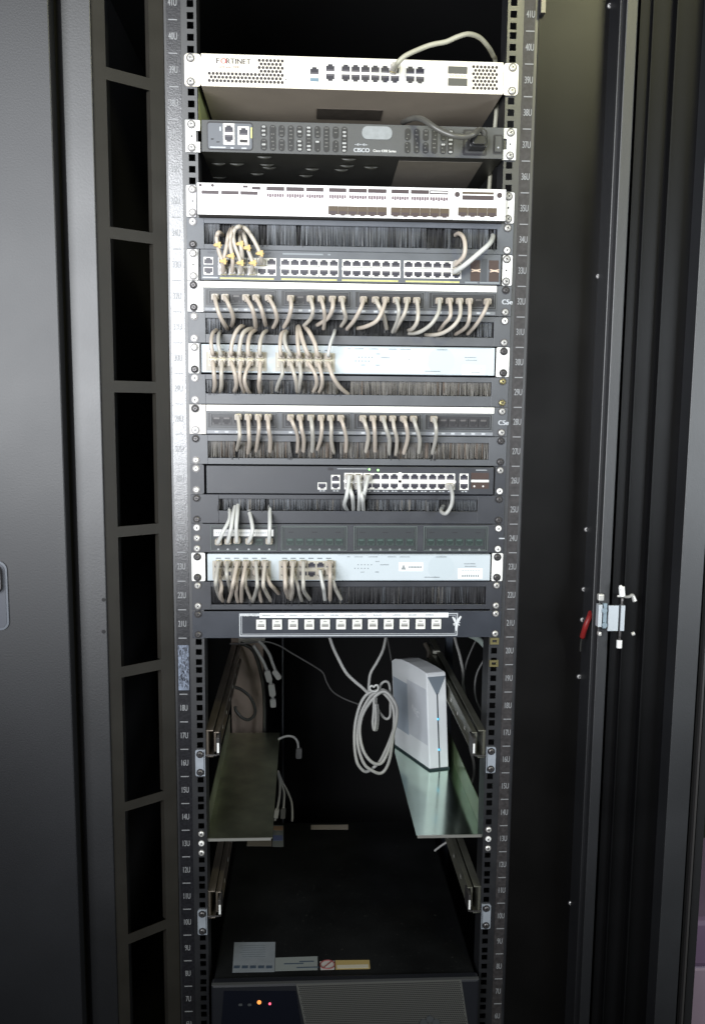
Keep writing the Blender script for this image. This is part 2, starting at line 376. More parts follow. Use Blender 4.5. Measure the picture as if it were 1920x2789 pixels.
b = MB(); b.tube([W(1609, 1668, -.045), W(1603, 1686, -.055), W(1594, 1708, -.055), W(1586, 1736, -.045)], .0042)
b.tube([W(1586, 1736, -.045), W(1582, 1752, -.04), W(1581, 1775, -.037)], .0015, 1)
o = b.build('earth_wire', [redw, cabd], None, org=W(1595, 1700, -.05), sm=True); tag(o, 'short red-sleeved earth wire beside the bright hinge on the right', 'earth wire')
# left door with recessed handle
yD = -.10
b = MB(); b.box(-.62, X(163, 930, yD), yD, yD+.028, ZB, ZT, 0); dl = b.build('door', doorm, cab, bev=.002); dl['label'] = 'left door, edge of it with a recessed handle'
b = MB(); b.box(X(166, 930, -.06), X(192, 930, -.06), -.055, -.045, ZB, ZT); b.build('door_gap_shade', inner, cab)  # black strip drawn for the shade in the gap between door and post
h0, h1 = W(-34, 1716, yD), W(19, 1528, yD)
b = MB(); b.rrect(h0.x, h1.x, h0.z, h1.z, .012, yD-.0025, yD+.001, 0); b.rrect(h0.x+.003, h1.x-.003, h0.z+.003, h1.z-.003, .010, yD-.0032, yD-.0025, 1)
hd = b.build('handle', [mat('handle rim', (.09, .10, .12), .35), mat('handle well', (.05, .055, .07), .5)], dl)
b = MB(); q0, q1 = W(-30, 1612, yD-.004), W(4, 1540, yD-.004); b.rrect(q0.x, q1.x, q0.z, q1.z, .008, yD-.012, yD-.0033, 0); b.build('handle_lever', steel, hd)
# rear posts
def vpost(px, w, y, m, name='rear_post', z0=ZB, z1=ZT):
    b = MB(); x = X(px, 1800, y); b.box(x-w/2, x+w/2, y, y+.02, z0, z1); return b.build(name, m, cab)
vpost(770, .003, .6, wallg, 'rear_duct_edge', .1, 1.0)
vpost(1223, .015, .62, mat('rear post blue', (.07, .085, .115), .5), 'rear_post', .05, 1.0)
# ------------------------------------------------------------------ devices
def dev(name, label, cat, k): return thing(name, label, cat, (0, 0, (k-1)*U), {'patch_bay': 'patch panels in the rack', 'network_switch': 'dark network switches'}.get(name))
G = .0005
def ears(t, k, m, xin, y0=-.003, th=.0022, notch=False, hole=True, name='mounting_ear', xr=None):
    for s in (-1, 1):
        xi = xin if s < 0 else (xr or xin)
        b = MB(); z0, z1 = (k-1)*U+G, k*U-G
        if notch:
            b.box(s*EAR, s*(xi+.006), y0, y0+th, z0, z1); b.box(s*(xi+.006), s*xi, y0, y0+th, z0, z0+.014); b.box(s*(xi+.006), s*xi, y0, y0+th, z1-.014, z1)
        else: b.rrect(min(s*EAR, s*xi), max(s*EAR, s*xi), z0, z1, .0022 if m is not cream else .005, y0, y0+th)
        e = b.build(name, m, t)
        if hole:
            q = MB(); q.disc(s*HX, zf(k, .5), .0014, y0-.0003, y0-.0001, 0, 10); q.build('ear_hole', dkhole, e)
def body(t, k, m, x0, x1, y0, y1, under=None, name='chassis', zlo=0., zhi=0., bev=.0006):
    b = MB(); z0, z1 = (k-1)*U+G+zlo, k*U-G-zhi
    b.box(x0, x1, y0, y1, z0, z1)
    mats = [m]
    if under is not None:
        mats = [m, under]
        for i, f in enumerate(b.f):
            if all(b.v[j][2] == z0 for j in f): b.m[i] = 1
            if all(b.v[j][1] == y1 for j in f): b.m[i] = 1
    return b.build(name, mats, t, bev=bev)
def PT(me, t, px, k, f, y, py=None, name='port'):
    return put(me, name, t, X(px, py if py else rowpy(k, f, px), y), y, zf(k, f))
def rowpy(k, f, px):    # photograph row of a height on the rack plane
    d = Vector((W(px, 1394, 0).x, 0, zf(k, f)))-CP
    return PY-F*d.dot(CZ)/d.dot(CY)
def XX(px, k, f=.5, y=-.003): return X(px, rowpy(k, f, px), y)
def bar(bm, px0, px1, k, f0, f1, y, d=.0003, m=0):
    fm = (f0+f1)/2; bm.box(XX(px0, k, fm, y), XX(px1, k, fm, y), y-d, y, zf(k, f0), zf(k, f1), m)

# --- 39U cream firewall
k = 39; t = dev('firewall', 'cream rack firewall with hex vent holes, topmost device in the rack', 'firewall', k)
yf = -.006
x0, x1 = XX(548, k, .5, yf), XX(1370, k, .5, yf)
ears(t, k, cream, -x0+.0006, -.0035, .003, hole=False, xr=x1+.0006)
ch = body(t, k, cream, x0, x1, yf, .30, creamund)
b = MB()
def hexes(b, px0, px1, n, rows, y, r=.0024):
    for j, f in enumerate(rows):
        for i in range(n - (j % 2)):
            px = px0+(px1-px0)*(i+.5*(j % 2))/(n-1); b.disc(XX(px, k, f, y), zf(k, f), r, y-.0002, y, 0, 6)
R7 = [.83-.108*i for i in range(7)]
for j, f in enumerate(R7):
    n = 7 if j < 4 else 20
    for i in range(n-(j % 2)):
        px = 768.8-10.45*(i+.5*(j % 2)); b.disc(XX(px, k, f, yf), zf(k, f), .0024, yf-.0002, yf, 0, 6)
b.build('vent_holes', mat('vent dark', (.018, .013, .017), .5), t); b = MB(); hexes(b, 1289.5, 1352, 7, R7, yf)
b.build('vent_holes', mat('vent dark', (.018, .013, .017), .5), t); b = MB()
b.disc(XX(778.8, k, .27, yf), zf(k, .27), .001, yf-.0002, yf, 0, 8)
b.build('pin_hole', mat('vent dark', (.018, .013, .017), .5), t)
o = text('F   RTINET', 'lettering', t, XX(588, k, .77, yf), yf-.0004, zf(k, .77), .0105, mat('brand grey', (.07, .06, .06), .5), 1.0, 'LEFT', bw=.03)
o = text('O', 'lettering', t, XX(600.5, k, .77, yf), yf-.0004, zf(k, .77), .0105, redp, 1.0, 'LEFT', bw=.03)
text('FortiGate 200E', 'lettering', t, XX(590, k, .60, yf), yf-.0003, zf(k, .60), .0052, mat('faint print', (.34, .27, .24), .5), 1., 'LEFT', bw=.04)
pw = port_mesh(.0140, .0118, True, portw, porth, portg); pwd = port_mesh(.0140, .0118, False, portw, porth, portg)
PT(pw, t, 856.4, k, .56, yf)
b = MB(); bar(b, 845, 868, k, .24, .345, yf, .0008, 0); b.build('usb_port', blueusb, t)
for px in (899.4,)+tuple(941.7+26.7*i for i in range(6))+(1116.9, 1143.6):
    PT(pw, t, px, k, .665, yf); PT(pwd, t, px, k, .37, yf)
b = MB()
for a, c in ((928, 1090), (1102, 1158), (886, 913)):
    px0, px1 = XX(a, k, .5, yf), XX(c, k, .5, yf); b.frame(px0, px1, zf(k, .20), zf(k, .83), .0005, yf-.0006, yf)
b.build('port_outline', mat('pale outline', (.55, .55, .6), .5), t)
b = MB(); bar(b, 1220, 1272, k, .60, .82, yf, .001); bar(b, 1220, 1272, k, .23, .46, yf, .001)
xa, xb = XX(1222, k, .5, yf), XX(1270, k, .5, yf); n = 12
sf = b.build('fibre_cage', mat('cage grey', (.062, .062, .06), .45), t)
b = MB(); b.tube([(xa+(xb-xa)*i/n, yf-.0012, zf(k, .53)+.0012*math.sin(i*1.6)) for i in range(n+1)], .0007); b.tube([(xa+(xb-xa)*i/n, yf-.0012, zf(k, .53)-.0012*math.sin(i*1.6)) for i in range(n+1)], .0007)
b.build('latch_spring', mat('pale brass', (.75, .68, .5), .4, metal=.4), sf)
b = MB(); zz0 = 38*U+G-.0003; b.box(-.050, .050, .082, .136, zz0-.0004, zz0); b.build('underside_label', und_lbd, t)
screws(t, k, 'cc', 'cc', -.0037)
b = MB(); b.box(-.2215, -.2200, .012, .34, 36.95*U, 38.2*U); b.build('side_bracket', mat('plate green light tint', (.42, .46, .20), .5), cab)  # side plate coloured yellow-green for the green light falling on it
# --- 37U dark console server
k = 37; t = dev('console_server', 'dark grey rack router with black vent slots and pale pill sticker', 'router', k)
yf = -.007; x0, x1 = XX(549, k, .5, yf), XX(1371, k, .5, yf)
ears(t, k, zearw, -XX(545, k), -.0035, .003, notch=True, xr=XX(1369, k))
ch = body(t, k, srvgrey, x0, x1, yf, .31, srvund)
b = MB()
xa, xb = XX(565, k), XX(689, k)
b.rrect(xa, xb, zf(k, .08), zf(k, .94), .004, yf-.0008, yf, 0); b.rrect(xa+.0012, xb-.0012, zf(k, .08)+.0012, zf(k, .94)-.0022, .003, yf-.0012, yf-.0008, 1)
ins = b.build('port_bay', [dkhole, mat('bay grey', (.10, .108, .125), .45)], t)
b = MB(); bar(b, 608, 639, k, .24, .88, yf-.0012, .0006, 0); bar(b, 648, 679, k, .24, .80, yf-.0012, .0006, 0)
bar(b, 572, 615, k, .13, .17, yf-.0012, .0003, 1); bar(b, 628, 637, k, .12, .16, yf-.0012, .0003, 1); bar(b, 658, 672, k, .12, .16, yf-.0012, .0003, 1)
bar(b, 683, 687, k, .45, .78, yf-.0012, .0005, 2); bar(b, 575, 582, k, .38, .42, yf-.0012, .0005, 3); bar(b, 590, 598, k, .30, .33, yf-.0012, .0005, 3); bar(b, 598, 602, k, .65, .78, yf-.0012, .0004, 1)
b.build('port_plate', [portw, markw, yel, dkhole], ins)
for px, f, me in ((623.5, .71, pw), (623.5, .42, pwd), (663.5, .64, pw)): PT(me, t, px, k, f, yf-.0019)
b = MB(); bar(b, 653, 674, k, .31, .40, yf-.0018, .0006); b.build('usb_port', dkhole, t)
b = MB(); sm_ = [mat('vent black', (.010, .010, .011), .5), mat('vent lit mesh', (.36, .365, .365), .5), mat('vent mesh', (.10, .10, .095), .5)]
def slot(px, f0, f1, lit=0):  # lit: share of rows whose pale dots paint light inside the vents
    b = MB(); x = XX(px, k, .5, yf); b.rrect(x-.0042, x+.0042, zf(k, f0), zf(k, f1), .0040, yf-.0009, yf, 0)
    n = max(2, int((f1-f0)*9))
    for i in range(n):
        z = zf(k, f0+(f1-f0)*(i+.5)/n); c = lit and random.random() < lit
        for dx in (-.0012, .0012):
            if c or random.random() < .75: b.disc(x+dx*random.uniform(.6, 1.2), z, .0010 if not c else .0015, yf-.0011, yf-.0009, 1 if c else 2, 6)
    b.build('vent_slot', sm_, t)
for i, px in enumerate((718.5, 743, 767, 792, 816, 841, 864.5, 889, 914, 937.7)):
    lit = (.45, 0, .1, 0, .7, .75, .5, 0, 0, .8)[i]
    if i % 2 == 0: slot(px, .51, .88, lit*.6); slot(px, .09, .46, lit)
    else: slot(px, .09, .88, lit)
for i, px in enumerate((1110, 1134.5, 1159, 1182.7, 1207, 1231)):
    if i == 5: slot(px-4, .12, .88, .5)
    elif i % 2 == 0: slot(px, .51, .88, 0); slot(px, .12, .47, .1)
    else: slot(px, .12, .88, 0)
b = MB(); b.rrect(XX(985, k), XX(1067, k), zf(k, .52), zf(k, .92), .008, yf-.0009, yf, 0, 4)
st = b.build('sticker', mat('sticker grey', (.22, .235, .245), .6, var=.1, vs=200), t)
b = MB()
for i in range(9):
    h_ = (.2, .45, .8, .45, .25, .45, .8, .45, .2)[i]; px = 967+4.1*i; b.box(XX(px, k)-.0005, XX(px, k)+.0005, yf-.0004, yf, zf(k, .345-.04*h_), zf(k, .345+.05*h_))
b.build('logo_bars', markw, t)
text('CISCO', 'lettering', t, XX(984.5, k), yf-.0005, zf(k, .17), .0078, markw, 1.0, bw=.04)
text('Cisco 4300 Series', 'lettering', t, XX(1047, k), yf-.0005, zf(k, .165), .0048, mat('bright print', (.7, .7, .68), .5), .95)
b = MB(); xa, xb = XX(1259, k), XX(1324, k)
b.rrect(xa, xb, zf(k, .10), zf(k, .90), .003, yf-.0012, yf, 0); b.rrect(xa+.003, xb-.003, zf(k, .16), zf(k, .84), .003, yf-.0014, yf-.0012, 1)
b.build('power_inlet', [dkhole, mat('inlet grey', (.05, .05, .05), .4)], t)
b = MB(); xa, xb = XX(1342, k), XX(1367, k); b.rrect(xa, xb, zf(k, .16), zf(k, .76), .0015, yf-.001, yf, 0); b.rrect(xa+.002, xb-.002, zf(k, .22), zf(k, .70), .001, yf-.003, yf-.001, 1)
b.disc((xa+xb)/2, zf(k, .35), .0012, yf-.0033, yf-.003, 2, 8); b.build('power_switch', [dkhole, mat('rocker', (.06, .062, .065), .3), markw], t)
b = MB(); zz0 = 36*U+G-.0003
b.add([(.069, .016, zz0-.0003), (.192, .014, zz0-.0003), (.197, .19, zz0-.0003), (.073, .19, zz0-.0003), (.069, .016, zz0), (.192, .014, zz0), (.197, .19, zz0), (.073, .19, zz0)], [(0, 3, 2, 1), (4, 5, 6, 7), (0, 1, 5, 4), (1, 2, 6, 5), (2, 3, 7, 6), (3, 0, 4, 7)])
b.build('underside_label', und_lbl, t)
EB = []
for px, py in ((720, 424), (595, 442), (645, 443), (733, 453), (727, 445), (950, 430), (945, 448), (850, 457), (930, 459), (833, 475), (597, 480), (700, 470), (1010, 452)):
    b = MB(); p = W(px, py, 36*U, 2); b.tube([(p.x-.011, p.y, zz0-.001), (p.x, p.y, zz0-.0022), (p.x+.011, p.y, zz0-.001)], lambda t: .0004+.0022*math.sin(3.1*t), 0, 8, 4); EB.append(b)
for b in EB: b.build('embossed_bump', mat('bump metal', (.03, .03, .025), .4), t, sm=True)
screws(t, k, 'cc', 'cc', -.0037)
# --- 35U white fibre switch
k = 35; t = dev('fibre_switch', 'bright white rack switch with rows of small brown fibre ports', 'network switch', k)
yf = -.022; x0, x1 = XX(537, k, .5, yf), XX(1377, k, .5, yf)
ears(t, k, white, -XX(534, k), -.0035, .003, xr=XX(1376, k))
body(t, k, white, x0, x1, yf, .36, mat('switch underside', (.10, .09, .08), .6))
b = MB()
U35M = [spkd, spkd, white, spk, ptxt]
def dark(a, c, f0, f1, m=0, y=None):
    b = MB(); bar(b, a, c, k, f0, f1, yf if y is None else y, .0006 if m != 2 else .0009, 0); b.build('vent_slot' if c-a > 9 and m != 2 else 'face_mark', U35M[m], t)
for a, c in ((549, 596), (603, 650), (655, 702)): dark(a, c, .645, .75)
dark(662, 675, .86, .93); dark(686, 709, .81, .90)
G3 = ((726, 774), (780, 828), (834, 881), (896, 943), (950, 999), (1002, 1052), (1066, 1113), (1119, 1168), (1170, 1220))
for a, c in G3:
    dark(a, c, .79, .91)
    if a == 1170: dark(a+2, c-2, .83, .87, 2)
for px in (546, 579): b.disc(XX(px, k, .9, yf), zf(k, .91), .0022, yf-.0005, yf, 0, 10)
for px in (1245, 1360): b.disc(XX(px, k, .8, yf), zf(k, .80), .0038, yf-.0008, yf, 0, 12)
dark(1258.6, 1344, .82, .89, 3); dark(1258.6, 1344, .64, .78); 
for a, c in ((605, 622), (626, 640), (1252, 1290), (1330, 1350)): dark(a, c, .895 if a < 700 else .52, .905 if a < 700 else .53, 4)
b.build('thumb_screw', spkd, t)
b = MB()
for a, c in G3:
    n = 7
    for i in range(n):
        p0 = a+(c-a)*i/n; bar(b, p0+.8, p0+(c-a)/n-.8, k, .60-.02*(i % 2), .70, yf, .0006)
b.build('indicator_row', mat('speck port', (.14, .10, .12), .4), t)
sfp = MB(); sfp.box(-.0068, .0068, -.0008, 0, -.0058, .0058, 0); sfp.box(-.0055, .0055, -.0011, -.0008, -.0052, -.0012, 1); sfp.box(-.003, .003, -.0009, .0, -.0072, -.0058, 1)
sfpm = mesh_of(sfp, 'fibre_port', [spk, spkd])
for g in (894, 1064):
    for i in range(6): PT(sfpm, t, g+13.2+26.6*i, k, .225, yf, name='fibre_port')
for i in range(4): PT(sfpm, t, 1260+26.5*i, k, .27, yf, name='fibre_port')
b = MB(); bar(b, 1231, 1232.4, k, 0.02, .98, yf, .0004); bar(b, 1232, 1377, k, .0, .012, yf, .0004)
b.build('module_seam', ptxt, t)
screws(t, k, 'cc', 'cc', -.0037)
# --- brush panels
def brush(k, label, win, fr, tone, gaps, sL, sR, pm=panel, y=-.003, xl=None):
    t = dev('brush_panel', label, 'brush panel', k); t['group'] = 'brush strip panels between the devices'
    xa, xb = XX(win[0], k), XX(win[1], k); z0, z1 = (k-1)*U+G, k*U-G; f0, f1 = zf(k, fr[0]), zf(k, fr[1])
    b = MB(); b.box(-EAR, xa, y, y+.002, z0, z1); b.box(xb, EAR, y, y+.002, z0, z1); b.box(xa, xb, y, y+.002, z0, f0); b.box(xa, xb, y, y+.002, f1, z1)
    b.box(xa-.004, xb+.004, y+.002, y+.012, z0, f0-.001); b.box(xa-.004, xb+.004, y+.002, y+.012, f1+.001, z1)
    b.build('faceplate', pm, t, bev=.0004)
    b = MB(); rnd = random.Random(k)
    gp = [(XX(a, k), XX(c, k)) for a, c in gaps]
    for layer in range(3):
        x = xa; pm_ = 0
        while x < xb-.0006:
            w = rnd.uniform(.0004, .0010); u = (x-xa)/(xb-xa)
            if any(a < x < c for a, c in gp):
                if layer < 2 or rnd.random() < .6: x += w; continue
                m_ = 0; zl = f0+rnd.uniform(-.001, .006)
            else:
                wts = tone(u, layer); m_ = pm_ if (pm_ and rnd.random() < .55) else rnd.choices(range(6), wts)[0]; pm_ = m_; zl = f0+rnd.uniform(.0, .0022)
            dx = rnd.gauss(0, .0006); yy = y+.004+layer*.0022+rnd.uniform(0, .0012)
            b.add([(x, yy, f1+.001), (x+w, yy, f1+.001), (x+w+dx, yy+rnd.uniform(-.0015, .001), zl), (x+dx, yy+rnd.uniform(-.0015, .001), zl)], [(0, 3, 2, 1)], m_)
            x += w*.92
    for i in range(14):        # stray bristles hanging over the sill
        x = rnd.uniform(xa, xb)
        if gp: a, c = rnd.choice(gp); x = rnd.uniform(a-.004, c+.004)
        b.box(x, x+.0006, y-.0012, y-.0006, f0-rnd.uniform(.001, .003), f0+.008, 0)
    b.build('bristles', bris, t)
    b = MB(); b.box(xa-.003, xb+.003, y+.0125, y+.014, f0, f1); b.build('backing', inner, t)
    screws(t, k, sL, sR, y-.0002); return t
brush(34, 'brush panel right under the bright white fibre switch', (556, 1354), (.17, .82), lambda u, l: (2, 5, 3, 0, 0, 0) if .15 < u < .62 else (5, 4, 1.2, 0, 0, 0),
      [(597, 630), (702, 727), (805, 820), (1161, 1212), (1228, 1262), (1330, 1345)], 'wd', 'cw', swgrey)
brush(31, 'brush panel hidden by drooping cables above the upper pale blue hub', (560, 1345), (.30, .81), lambda u, l: (9, 2, .5, 0, 0, 0) if .08 < u < .93 else (3, 4, 3, 0, 0, 0),
      [(598, 760), (800, 960), (965, 1300)], 'cw', 'wc', panel)
brush(29, 'greyish brush panel right under the upper pale blue hub', (560, 1338), (.36, .82), lambda u, l: (1.5, 0, 0, 4, 3, .4) if u > .4 else (4, 3, .3, 2, .3, 0),
      [(575, 600), (640, 655), (680, 712), (918, 955)], 'ww', 'gg', panel)
brush(27, 'brown-bristled brush panel between lower white-strip patch panel and dark grey switch', (566, 1331), (.22, .78), lambda u, l: (2.5, 0, 0, 4, 1.2, 1.2),
      [(638, 650), (790, 812), (905, 925), (1055, 1082), (1172, 1180)], 'dc', 'dd', panel)
brush(25, 'narrow-slot brush panel right under the dark grey switch', (596, 1300), (.44, .84), lambda u, l: (3, 4, .3, .6, 0, 0),
      [(596, 606), (720, 732), (935, 1000), (1195, 1232)], 'dd', 'dd', panel2)
brush(22, 'black-bristled brush panel above the panel of twelve white jacks', (575, 1323), (.19, .81), lambda u, l: (22, .9, .0, .25, 0, 0),
      [(600, 740), (780, 850)], 'cc', 'cc', panel2)
# --- 33U 48 port switch
k = 33; t = dev('network_switch', 'dark grey 48-port switch with white ears and a thin yellow line', 'network switch', k)
yf = -.008; x0, x1 = XX(546, k, .5, yf), XX(1364, k, .5, yf)
ears(t, k, zearw, -XX(539, k), -.0035, .003, xr=XX(1368, k))
body(t, k, swgrey, x0, x1, yf, .25)
cols = [568, 607.7, 632, 658, 686.2, 713.6, 739.7, 777, 803, 828.8, 855, 882.3, 909, 945, 971, 998, 1024.7, 1051.5, 1077.5, 1112.6, 1138.5, 1164.7, 1191, 1217, 1242.5]
pt1 = port_mesh(.0138, .0104, True, portw, porth, portg); pt2 = port_mesh(.0138, .0104, False, portw, porth, portg)
for px in cols: PT(pt1, t, px, k, .62, yf); PT(pt2, t, px, k, .30, yf)
b = MB()
for a, c in ((594, 753), (763, 922), (931, 1090), (1099, 1255)): bar(b, a, c, k, .415, .485, yf, .0009)
b.build('port_frame', portw, t)
b = MB(); bar(b, 552, 594, k, .075, .115, yf, .0004, 1)
for a, c in ((599, 746), (766, 918), (931, 1084), (1104, 1251)): bar(b, a, c, k, .055, .105, yf, .0004, 0)
bar(b, 1266, 1300, k, .05, .10, yf, .0004, 2); bar(b, 1306, 1360, k, .05, .10, yf, .0004, 2); bar(b, 770, 880, k, .86, .91, yf, .0004, 2); bar(b, 893, 900, k, .86, .91, yf, .0004, 2)
b.build('printed_strip', [yel, markw, mat('print grey', (.2, .22, .24), .5)], t)
for px in (1294, 1344.5):
    b = MB()
    for f0, f1 in ((.50, .80), (.12, .42)): bar(b, px-13, px+13, k, f0, f1, yf, .0006, 0)
    xa = XX(px-12, k); xb = XX(px+12, k)
    for dz in (-1, 1): b.tube([(xa, yf-.0015, zf(k, .46)+.0017*dz), ((xa+xb)/2, yf-.0015, zf(k, .46)+.0004*dz), (xb, yf-.0015, zf(k, .46)+.0017*dz)], .0009, 1, 6, 3)
    b.build('fibre_cage', [mat('cage brown', (.05, .03, .025), .4), mat('latch pink', (.66, .52, .42), .4)], t)
b = MB()
for px in (575, 729): bar(b, px-9, px+9, k, .86, .93, yf, .0004)
bar(b, 1310, 1326, k, .1, .85, yf, .0003); b.build('dark_marks', mat('vent cell', (.05, .055, .065), .4), t)
screws(t, k, 'cc', 'cc', -.0037)
# --- patch panels with white designation strip (32U and 28U)
def modframe(b, a, c, k, f0, f1, y, m=0, t_=.0012): b.frame(XX(a, k), XX(c, k), zf(k, f0), zf(k, f1), t_, y-.0016, y, m)
rj = port_mesh(.0132, .0125, False, mat('jack surround', (.035, .033, .036), .4), dkhole, mat('jack pins', (.09, .085, .085), .4))
def patch(k, label, strip, mods, ports, f, earm, sL, sR, ms, stripf=(.78, .985)):
    t = dev('patch_bay', label, 'patch panel', k); y = -.004
    b = MB(); b.box(XX(ms, k), EAR, y, y+.002, (k-1)*U+G, k*U-G); b.box(-.21, .21, y+.002, .03, (k-1)*U+.004, k*U-.006); b.build('faceplate', panel, t, bev=.0004)
    b = MB(); b.box(-EAR, XX(ms, k)-.0003, y, y+.002, (k-1)*U+G, k*U-G); b.build('left_ear', earm, t, bev=.0004)
    b = MB(); bar(b, strip[0], strip[1], k, stripf[0], stripf[1], y, .003)
    s_ = b.build('designation_strip', greystrip, t, bev=.0004)
    b = MB(); rnd = random.Random(k)
    for i in range(24):
        px = strip[0]+10+(strip[1]-strip[0]-20)*(i+.5)/24
        if px > 960 or rnd.random() < .35:
            px0 = px-9
            while px0 < px+9: w = rnd.uniform(1.5, 3.5); bar(b, px0, px0+w, k, .865, .895+rnd.uniform(0, .015), y-.003, .0002); px0 += w+.8
    b.build('strip_print', mat('faded print', (.42, .42, .40), .6), s_)
    for a, c in mods:
        b = MB(); modframe(b, a, c, k, .20, .755, y, 0); b.box(XX(a, k)+.0012, XX(c, k)-.0012, y-.0008, y, zf(k, .20)+.0012, zf(k, .755)-.0012, 1)
        modframe(b, a+10, c-6, k, .27, .70, y-.0008, 0, .0008)
        b.build('jack_module', [frameg, mat('module black', (.03, .03, .033), .4)], t)
    for px in ports: PT(rj, t, px, k, f, y-.0012)
    b = MB(); bar(b, ms+2, 1348 if k == 32 else 1342, k, .04, .145, y, .0015, 0)
    b.build('lower_edge', litstrip, t, bev=.0003)
    b = MB()
    for px in ports: bar(b, px-5, px+5, k, .065, .125, y-.0015, .0003)
    b.build('port_numbers', markw, t)
    text('C5e', 'lettering', t, .2316, y-.0004, zf(k, .47), .0100, markw, .95, bw=.04)
    screws(t, k, sL, sR, y-.0002); return t
P32 = [585, 612.6, 643.6, 669.6, 697.3, 731.5, 791.8, 817.9, 845.5, 874.9, 905.8, 931.9, 990.5, 1023, 1050.7, 1080, 1109.4, 1135.4, 1197.3, 1225, 1252.7, 1278.8, 1303, 1329.3]
P28 = [590, 617.5, 648.5, 676, 703.8, 730, 791.8, 817.9, 847, 875, 901, 928.6, 988.9, 1016.5, 1044, 1070, 1099.6, 1127, 1182.7, 1207, 1233, 1261, 1288.5, 1316]
patch(32, 'upper white-strip patch panel, under the 48-port switch, nearly fully cabled', (555, 1352), [(559, 755), (765, 957), (966, 1155), (1166, 1352)], P32, .44, white, 'dd', 'dc', 555)  # left ear made white: the glow on it is held in the colour
patch(28, 'lower white-strip patch panel, with five empty jacks at its right end', (563, 1345), [(565, 757), (766, 955), (962, 1148), (1156, 1340)], P28, .46, greyl, 'dw', 'cc', 562)
# --- pale hubs
def hub(k, label, xs, b1, b2, fs, body_px, ear, sL, sR, hb, kind):
    t = dev('network_hub', label, 'network hub', k); t['group'] = 'pale blue 24-port hubs'
    yf = -.008; x0, x1 = XX(body_px[0], k, .5, yf), XX(body_px[1], k, .5, yf)
    ears(t, k, ear, -XX(body_px[0]-6, k), -.0035, .003, hole=False, xr=XX(body_px[1]+4, k))
    body(t, k, hubm, x0, x1, yf, .24, zlo=.0015, zhi=.0012)
    b = MB()
    for a, c in xs: b.box(XX(a, k), XX(c, k), yf-.0012, yf, zf(k, hb[0]), zf(k, hb[1]))
    b.build('port_block', portb, t)
    me1 = port_mesh(.0130, .0105, True, portc if kind else portb, porth, portg); me2 = port_mesh(.0130, .0105, False, portc if kind else portb, porth, portg)
    for px in b1+b2: PT(me1, t, px, k, fs[0], yf-.0012); PT(me2, t, px, k, fs[1], yf-.0012)
    b = MB(); rnd = random.Random(k)
    o_ = 0 if k == 30 else -2
    for (px, f, n) in [(948, .86, 3), (967, .86, 9), (1005, .86, 10), (1058, .86, 9), (1090, .86, 11), (1190, .86, 11), (1025, .70, 4), (1038, .585, 9), (984, .33, 4), (1024, .33, 4), (1158, .15, 16), (1266, .62, 12), (1268, .53, 12)]:
        q = px+o_
        for i in range(n): bar(b, q, q+1.6, k, f, f+.022+rnd.uniform(0, .015), yf, .0002); q += 2.6
    for r_ in range(2):
        for i in range(5): bar(b, 976+9*i+o_-(9 if r_ else 0), 979+9*i+o_-(9 if r_ else 0), k, .585-.125*r_, .615-.125*r_, yf, .0002)
    bar(b, 920, 1338, k, .935, .943, yf, .0002); bar(b, 930, 1330, k, .06, .066, yf, .0002)
    for a, c in xs:
        for i in range(6): q = a+8+i*(c-a-10)/6; bar(b, q, q+14, k, hb[1]+.06, hb[1]+.10, yf, .0002)
    b.build('face_print', hubd, t)
    b = MB(); b.disc(XX(1200, k), zf(k, .5), .020, yf-.0002, yf, 0, 40); b.build('round_logo_patch', mat('disc tint', (.43, .485, .52), .42), t)
    return t, yf
t, yf = hub(30, 'upper pale blue hub with cables arching from both port rows', [(562, 727), (750, 912)], [580, 604.5, 630.5, 656.6, 681, 708.7], [767.4, 791.8, 816, 842, 868, 894.4], (.60, .36), (549, 1347), zearw, '', '', (.10, .72), 1)
b = MB(); bar(b, 1091, 1165, 30, .45, .84, yf, .0003); b.build('paper_sticker', paper, t); b = MB(); bar(b, 1258, 1320, 30, .07, .38, yf, .0003); lb = b.build('paper_sticker', paper, t)
b = MB()
for i in range(8): bar(b, 1278+4.5*i, 1281+4.5*i, 30, .27, .30, yf-.0003, .0002); bar(b, 1283+3*i, 1285+3*i, 30, .12, .18, yf-.0003, .0002)
b.disc(XX(1112, 30), zf(30, .55), .0012, yf-.0005, yf-.0003); b.build('sticker_print', ptxt, lb)
screws(t, 30, 'cd', 'dd', -.0037)
t, yf = hub(23, 'lower pale blue hub with a small warning sticker on its face', [(580, 738), (760, 914)], [594.7, 619, 645.9, 669.6, 697.3, 721.8], [775.5, 798, 826, 848.8, 873, 899], (.60, .28), (565, 1335), zearw, '', '', (.08, .74), 0)
b = MB(); bar(b, 1247, 1314, 23, .12, .47, yf, .0003); b.build('paper_sticker', paper, t); b = MB(); bar(b, 1086, 1152, 23, .38, .68, yf, .0003); lb = b.build('paper_sticker', paper, t)
b = MB(); xa = XX(1098, 23); b.add([(xa-.004, yf-.0006, zf(23, .43)), (xa+.004, yf-.0006, zf(23, .43)), (xa, yf-.0006, zf(23, .62))], [(0, 1, 2)])
for i in range(9): bar(b, 1113+4*i, 1116+4*i, 23, .48, .56, yf-.0003, .0002)
for i in range(12): bar(b, 1256+4.4*i, 1259+4.4*i, 23, .38, .41, yf-.0003, .0002)
for i in range(8): bar(b, 1258+6*i, 1262+6*i, 23, .17, .26, yf-.0003, .0002)
b.build('sticker_print', ptxt, lb)
screws(t, 23, 'dd', 'dd', -.0037)
